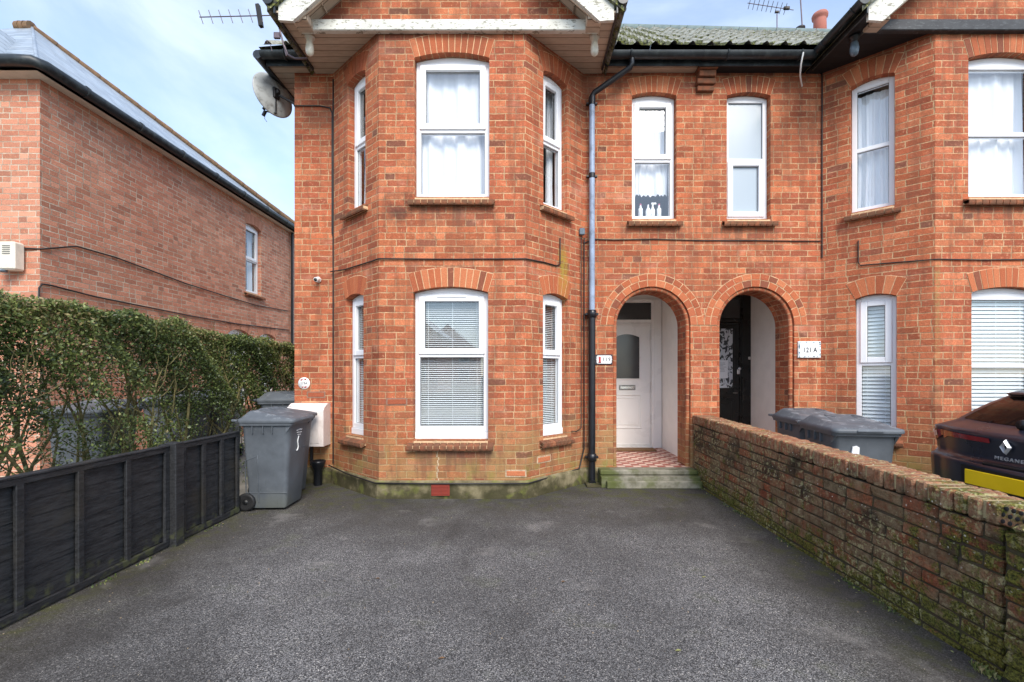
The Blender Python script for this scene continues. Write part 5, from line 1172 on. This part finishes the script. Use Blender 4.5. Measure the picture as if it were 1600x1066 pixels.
cable('cable', [onw(T[1], 1341, 3.05), onw(T[1], 1341, 2.78), onw(T[1], 1344, 2.74), onw(T[1], 1400, 2.72), onw(T[1], 1458, 2.70), (4.71, 5.137, 2.70), (5.2, 5.137, 2.69), (6.3, 5.137, 2.70)], .007, 'thin black cable round the bay of the right house')
cable('cable', [(PX(908, 5.82), 5.80, z) for z in (3.15, 2, 1.0, .72)]+[(PX(900, 5.76), 5.72, .68), (PX(893, 5.7), 5.69, .69)], .006, 'left of two thin cables beside the drainpipe')
cable('cable', [(PX(912.5, 5.85), 5.84, z) for z in (3.15, 2.6, 2, 1.3, .9, .7, .45)]+[(PX(905, 5.8), 5.79, .2), (PX(880, 5.6), 5.62, .175), (.085, 5.09, .178), (-1.0, 5.09, .175), (-1.63, 5.10, .18), (-2.1, 5.50, .2), (-2.44, 5.80, .24)], .009, 'black cable down by the drainpipe and along the foot of the bay')
cable('cable', [(PX(1252, 5.6), 5.56, PZ(82, 5.56)), (PX(1250, 5.6), 5.58, PZ(100, 5.58)), (PX(1250, 5.7), 5.7, PZ(118, 5.7)), (PX(1253, 5.84), 5.84, PZ(135, 5.84))], .009, 'short loose white cable hanging from the gutter near the black gable', 'white')
# ---------------- small things
x = PX(990, 7.1); m = MB(); m.box((1.72, 7.18, .212), (.80, .24, .022), .006, jit=.004); o = m.build('doormat', M['mat']); tag(o, 'brown coir doormat on the chequered porch tiles', 'doormat')
def bottle(x, kind, label):
    y = 6.09; z = ZU+.08; b = empty('bottle', (x, y, z)); m = MB()
    prof = {'spray': [(0, 0), (.03, 0), (.032, .10), (.012, .15), (.012, .18)], 'round': [(0, 0), (.034, .0), (.036, .09), (.02, .13), (.012, .14), (.012, .155), (0, .155)], 'fat': [(0, 0), (.03, 0), (.03, .12), (.014, .14), (.014, .165), (0, .165)]}[kind]
    m.lathe(prof, (x, y, z), 'z', 14); m.build('bottle_body', M['enamel'] if kind != 'round' else M['pvc'], b)
    m = MB(); m.box((x+(.015 if kind == 'spray' else 0), y, z+prof[-1][1]+.012), (.07 if kind == 'spray' else .022, .022, .026), .005); m.build('cap', M['enamel'] if kind != 'fat' else M['pink'], b); tag(b, label, 'bottle', 'toiletries behind the window over the porch')
    s = MB(); return b
bottle(PX(1013, 6.08), 'round', 'round white bottle at the middle of the window over the white porch'); bottle(PX(1020, 6.08), 'spray', 'white trigger spray bottle in the window over the white porch'); bottle(PX(1030, 6.08), 'fat', 'small squat bottle at the right of the window over the white porch'); bottle(PX(1001, 6.08), 'fat', 'pink capped bottle at the left of the window over the white porch')
m = MB(); fr = S[4]; lbox(m, fr, oS['4u'][0], oS['4u'][1], .16, .30, ZU+.05, ZU+.08, .003); o = m.build('window_board', M['pvc'], A)

# ---------------- car (local: rear at x=0, nose +x, z up; car's left side is +y)
K = empty('parked_car', (3.06, 2.86, 0)); tag(K, 'dark blue-grey hatchback parked beyond the brick garden wall, seen from its rear corner', 'car')
# levels: z, rear x, bow, corner radius, half width, front x
LV = [(.20, .16, .26, .18, .80, 4.10), (.30, .05, .27, .22, .86, 4.22), (.45, .005, .27, .24, .89, 4.30), (.60, -.01, .27, .25, .90, 4.32), (.70, -.015, .27, .25, .90, 4.30), (.755, -.015, .27, .25, .90, 4.28), (.775, .03, .25, .22, .89, 4.26), (.80, .055, .24, .21, .885, 4.24), (.86, .05, .24, .21, .885, 4.2),
      (.93, .035, .24, .21, .88, 4.1), (.985, .02, .24, .21, .87, 3.9), (1.01, .035, .21, .18, .86, 3.6), (1.03, .08, .21, .18, .83, 3.3), (1.06, .15, .21, .18, .79, 3.12), (1.075, .175, .20, .17, .77, 3.02), (1.14, .27, .19, .16, .735, 2.8), (1.22, .40, .18, .15, .69, 2.6), (1.285, .53, .17, .14, .64, 2.4), (1.305, .50, .16, .14, .62, 2.3), (1.33, .56, .16, .14, .58, 2.15), (1.36, .8, .16, .2, .48, 1.9), (1.37, 1.1, .1, .2, .25, 1.6)]
def lvl(z):
    for a, b in zip(LV, LV[1:]):
        if a[0] <= z <= b[0]:
            t = (z-a[0])/(b[0]-a[0]); return [a[i]+(b[i]-a[i])*t for i in range(6)]
    return list(LV[-1])
def contour(z):
    z, xr, bow, rc, hw, xf = lvl(z); h = hw-rc; half = []
    for i in range(11): y = h*i/10; half.append((xr+bow*(y/hw)**2.2, y))
    xe, ye = half[-1]
    for i in range(1, 9): a = math.pi/2*i/8; half.append((xe+rc*(1-math.cos(a))*1.25, ye+rc*math.sin(a)))
    xs = half[-1][0]; xe = xf-.55
    for i in range(1, 15): half.append((xs+(xe-xs)*i/14, hw))
    for i in range(1, 9): a = math.pi/2*i/8; half.append((xe+.55*math.sin(a), hw*(.35+.65*math.cos(a))))
    half.append((xf+.03, 0)); return half
HALF = len(contour(.5))
def full(z): h = contour(z); return [(x, y, z) for x, y in h] + [(x, -y, z) for x, y in h[-2:0:-1]]
b = MB(); zs_ = []
for a, c in zip(LV, LV[1:]): zs_ += [a[0], (a[0]+c[0])/2]
zs_.append(LV[-1][0]); b.grid([full(z) for z in zs_], closev=True); b.cap(full(LV[-1][0])); b.cap(full(LV[0][0])[::-1])
body = b.build('body', M['carpaint'], K)
Mk = Matrix.Translation(K.location)
body.location = (0, 0, 0)
me_fix = [body]
def surf(i, z, off=.004):     # i: continuous index along rear half contour (negative = right side)
    s = 1 if i >= 0 else -1; k = abs(i); h = contour(z); k0 = int(k); t = k-k0; k1 = min(k0+1, len(h)-1)
    x = h[k0][0]+(h[k1][0]-h[k0][0])*t; y = h[k0][1]+(h[k1][1]-h[k0][1])*t
    ka = max(k0-1, 0); kb = min(k0+1, len(h)-1); tx, ty = h[kb][0]-h[ka][0], h[kb][1]-h[ka][1]; l = math.hypot(tx, ty) or 1
    return (x-ty/l*off if True else x, s*(y+tx/l*off*1), z) if k > 0 else (x-off, 0, z)
def patch(zf, i0, i1, n, nz=6, off=.005):
    m = MB(); rows = []
    for a in range(n+1):
        i = i0+(i1-i0)*a/n; z0, z1 = zf(a/n); rows.append([surf(i, z0+(z1-z0)*q/nz, off) for q in range(nz+1)])
    m.grid(rows); return m
def kb(m, name, mat, par=None): return m.build(name, M[mat], None) if False else _kb(m, name, mat, par)
def _kb(m, name, mat, par):
    o = m.build(name, M[mat], None); o.parent = par or K; return o
# m.build with parent subtracts the parent's location, so car meshes are built in local space instead
C.objects.unlink(body); bpy.data.objects.remove(body); body = _kb(b, 'body', 'carpaint', K)
gl = patch(lambda t: (1.075+.012*abs(2*t-1), 1.282), -10.5, 10.5, 24, 8, .006); _kb(gl, 'rear_window', 'carglass', None)
for s in (-1, 1):
    g = patch(lambda t: (1.085, 1.27-.06*abs(2*t-1)**4), s*15.5, s*30.5, 18, 5, .006); _kb(g, 'side_window', 'carglass', None)
    lt = patch(lambda t: (.935+.0*t-(.07 if t > .86 else 0)*(t-.86)*3, .972+.01*t), s*1.9, s*9.5, 16, 3, .008); lo_ = _kb(lt, 'tail_light', 'redlamp', None)
    lt = patch(lambda t: (.935-.075*math.sin(t*math.pi*.75), .982-.015*t), s*9.5, s*16.5, 16, 5, .010); _kb(lt, 'lamp_cluster', 'redlamp', lo_)
    lt = patch(lambda t: (.925-.02*math.sin(t*math.pi), .968-.01*t), s*11.0, s*15.0, 10, 4, .014); _kb(lt, 'clear_lens', 'clearlamp', lo_)
    wa = MB(); wa.lathe([(0, -.02), (.36, -.02), (.36, .02)], (.92, s*.895, .33), 'y', 32); wa.lathe([(0, -.02), (.36, -.02), (.36, .02)], (3.55, s*.885, .33), 'y', 32)
    if s > 0: pass
    _kb(wa, 'wheel_arch', 'trim', None)
    for wx in (.92, 3.55):
        wm = MB(); wm.lathe([(.2, -.11), (.28, -.11), (.315, -.09), (.32, 0), (.315, .09), (.28, .11), (.2, .11)], (wx, s*.83, .32), 'y', 32); wo = _kb(wm, 'wheel', 'rubber', None)
        wm = MB(); wm.lathe([(0, .11*s), (.05, .112*s), (.06, .09*s), (.17, .07*s), (.2, .11*s), (.2, .0)], (wx, s*.83, .32), 'y', 24)
        for k in range(5): a = k*math.tau/5; wm.box((0, 0, 0), (.17, .02, .04), .006, M=Matrix.Translation((wx+.11*math.cos(a), s*.925, .32+.11*math.sin(a))) @ Matrix.Rotation(-a, 4, 'Y'))
        _kb(wm, 'rim', 'steel', wo)
lp = patch(lambda t: (.44, .70), -4.2, 4.2, 10, 4, -.0); 
pm = MB(); pm.box((-.034, 0, .655), (.012, .52, .115), .004); po = _kb(pm, 'number_plate', 'plate', None)
rc_ = patch(lambda t: (.58, .735), -5.2, 5.2, 12, 4, .006); _kb(rc_, 'plate_recess', 'trim', None)
lowb = patch(lambda t: (.22, .50), -12, 12, 24, 4, .006); _kb(lowb, 'bumper_skirt', 'trim', None)
hd = MB(); hd.box((.028, 0, .775), (.05, .34, .026), .008); _kb(hd, 'boot_handle', 'trim', None)
# diamond emblem built from a bevelled outline
em = MB()
o_ = [(0, .058), (.040, 0), (0, -.058), (-.040, 0)]; i_ = [(0, .026), (.016, 0), (0, -.026), (-.016, 0)]
for k in range(4):
    j = (k+1) % 4; m_ = lambda a, b, t=.5: (a[0]+(b[0]-a[0])*t, a[1]+(b[1]-a[1])*t)
    P3 = lambda p, x: (x, -p[0], .925+p[1]); mo, mj = m_(o_[k], i_[k]), m_(o_[j], i_[j])
    em.face([P3(o_[k], .02), P3(o_[j], .02), P3(mj, -.002), P3(mo, -.002)]); em.face([P3(mo, -.002), P3(mj, -.002), P3(i_[j], .02), P3(i_[k], .02)])
_kb(em, 'emblem', 'chrome2', None)
t_ = text('MEGANE', 'lettering', M['chrome2'], K, (.040, 0, .83), (math.radians(90), 0, math.radians(-90)), .036, ext=.003, sx=1.2, bold=.0004, sp=1.3)
wp = MB(); wp.lathe([(0, -.03), (.035, -.03), (.04, 0), (0, .0)], (.155, 0, 1.09), 'x', 14); wp.tube([(.14, 0, 1.09), (.17, -.15, 1.125), (.18, -.32, 1.13)], [.014, .010, .006], 6); wp.box((.20, -.20, 1.135), (.012, .36, .012), .003); _kb(wp, 'wiper', 'trim', None)
sp_ = patch(lambda t: (1.285, 1.312), -10.5, 10.5, 20, 3, .02); _kb(sp_, 'spoiler', 'carpaint', None)
an = MB(); an.tube([(1.0, 0, 1.36), (.9, 0, 1.44)], [.012, .004], 8); _kb(an, 'roof_aerial', 'trim', None)
K.rotation_euler = (0, 0, math.radians(0)); K.location = (3.61, 3.40, -.07)

# ---------------- ground
def sheet(name, x0, x1, y0, y1, z, mat, n=1):
    m = MB(); m.face([(x0, y0, z), (x1, y0, z), (x1, y1, z), (x0, y1, z)]); o = m.build(name, M[mat]); tag(o, kind='structure'); return o
sheet('ground', -300, 300, -300, 300, -.02, 'ground'); sheet('driveway', -3.1, 2.33, -6, 6.2, 0, 'tarmac'); sheet('neighbour_driveway', 2.33, 12, -6, 7, -.010, 'paving'); sheet('side_path', -14, -3.1, -6, 30, -.004, 'paving')
sheet('pavement', -40, 40, -8, -6, -.006, 'paving'); sheet('road', -40, 40, -14, -8, -.012, 'road')
# loose grit and chips on the tarmac
m = MB(); R = random.Random(9)
for q_ in range(480):
    x = R.uniform(-2.7, 2.1) if q_ < 260 else (2.2-abs(R.gauss(0, .09)) if q_ % 2 else FX+.03+abs(R.gauss(0, .09))); y = R.uniform(1.3, 5.0); s = R.uniform(.002, .0055) if q_ < 120 else R.uniform(.0012, .0032); m.box((x, y, s*.5), (s*R.uniform(.8, 2), s*1.2, s), 0, rnd=R.random(), M=None)
o = m.build('loose_grit', simple('pale_grit', lin(142, 128, 108), .9, .5, 30)); tag(o, kind='stuff', label='pale loose grit scattered over the dark tarmac')
# weeds and moss along the feet of the wall and the fence
m = MB()
for _ in range(1100):
    if R.random() < .62: x = 2.215-abs(R.gauss(0, .025)); y = R.uniform(1.6, 5.7)
    else: x = FX+.03+abs(R.gauss(0, .02)); y = R.uniform(1.6, 4.7)
    if math.sin(y*7+x*3)+math.sin(y*17) < .35: continue
    h = R.uniform(.003, .012); a = R.uniform(0, 6.3); dx, dy = math.cos(a)*.004, math.sin(a)*.004
    m.face([(x-dx, y-dy, 0), (x+dx, y+dy, 0), (x+dx*2.2, y+dy*2.2+.003, h), (x+R.uniform(-.005, .005), y, h*1.4)], rnd=R.random())
for _ in range(120):
    x = 2.18+R.gauss(0, .015); y = 2.13+R.gauss(0, .025); h = R.uniform(.01, .04); a = R.uniform(0, 6.3); m.face([(x, y, 0), (x+.005*math.cos(a), y+.005*math.sin(a), h*.5), (x+.012*math.cos(a), y+.012*math.sin(a), h), (x+.004, y+.01, h*.6)], rnd=R.uniform(.6, 1))
o = m.build('weeds', M['leaf']); tag(o, kind='stuff', label='small moss and weeds along the foot of the wall and fence')
# a few fallen leaves
for i, (px, py) in enumerate(((590, 905), (1060, 1018), (880, 910), (1100, 903), (690, 1030))):
    D = CH*F/(py-VY); x = PX(px, D); m = MB(); m.face([(x-.018, D, .004), (x, D-.010, .010), (x+.018, D+.003, .005), (x, D+.011, .007)], rnd=.9); o = m.build('fallen_leaf', M['leaf'] if i % 2 else M['mat']); tag(o, 'small fallen leaf on the tarmac, ' + ['near the left middle', 'at the lower right near the wall', 'in the centre of the driveway', 'green, to the right of the centre', 'brown, nearest the camera'][i], 'leaf', 'leaves fallen on the driveway')

# ---------------- world, sun, camera
SUN_EL, SUN_AZ = 42, 163     # azimuth measured from +Y clockwise: behind the camera, to the right
wd = bpy.data.worlds.new('World'); bpy.context.scene.world = wd; wd.use_nodes = True; nt = wd.node_tree; nt.nodes.clear()
out = nt.nodes.new('ShaderNodeOutputWorld'); bg = nt.nodes.new('ShaderNodeBackground'); bg.inputs[1].default_value = .15; nt.links.new(bg.outputs[0], out.inputs[0])
sk = nt.nodes.new('ShaderNodeTexSky'); sk.sky_type = 'NISHITA'; sk.sun_disc = False; sk.sun_elevation = math.radians(SUN_EL); sk.sun_rotation = math.radians(SUN_AZ); sk.air_density = 1.0; sk.dust_density = .4; sk.ozone_density = 1.0
tc = nt.nodes.new('ShaderNodeTexCoord'); mp = nt.nodes.new('ShaderNodeMapping'); mp.inputs['Scale'].default_value = (1, 1, 2.2); nt.links.new(tc.outputs['Generated'], mp.inputs[0])
nz = nt.nodes.new('ShaderNodeTexNoise'); nz.inputs['Scale'].default_value = 2.3; nz.inputs['Detail'].default_value = 7; nz.inputs['Roughness'].default_value = .55; nz.inputs['Distortion'].default_value = .5; nt.links.new(mp.outputs[0], nz.inputs[0])
mr = nt.nodes.new('ShaderNodeMapRange'); mr.interpolation_type = 'SMOOTHSTEP'; mr.inputs[1].default_value = .34; mr.inputs[2].default_value = .74; mr.inputs[3].default_value = .22; mr.inputs[4].default_value = .82; nt.links.new(nz.outputs[0], mr.inputs[0])
mx = nt.nodes.new('ShaderNodeMix'); mx.data_type = 'RGBA'; nt.links.new(mr.outputs[0], mx.inputs[0]); nt.links.new(sk.outputs[0], mx.inputs[6]); mx.inputs[7].default_value = (3.5, 4.0, 4.9, 1); nt.links.new(mx.outputs[2], bg.inputs[0])
sl = bpy.data.lights.new('sun', 'SUN'); sl.energy = 1.9; sl.angle = math.radians(30); sl.color = (1, .92, .82); so = bpy.data.objects.new('sun', sl); C.objects.link(so)
el, az = math.radians(SUN_EL), math.radians(SUN_AZ); sd = Vector((math.sin(az)*math.cos(el), math.cos(az)*math.cos(el), math.sin(el))); so.rotation_euler = (-sd).to_track_quat('-Z', 'Y').to_euler()
cam = bpy.data.cameras.new('camera'); cam.lens = 16.0; cam.sensor_width = 36; cam.shift_x = -13/1600; cam.shift_y = 52/1600; cam.clip_end = 1000; cam.clip_start = .05
co = bpy.data.objects.new('camera', cam); C.objects.link(co); co.location = (0, 0, CH); co.rotation_euler = (math.radians(90), 0, 0); bpy.context.scene.camera = co
sc = bpy.context.scene; sc.view_settings.view_transform = 'Standard'; sc.view_settings.look = 'None'; sc.view_settings.gamma = 1; sc.view_settings.exposure = 1.09
sc.cycles.max_bounces = 8; sc.cycles.diffuse_bounces = 5; sc.cycles.glossy_bounces = 3; sc.cycles.transparent_max_bounces = 8; sc.cycles.use_denoising = True
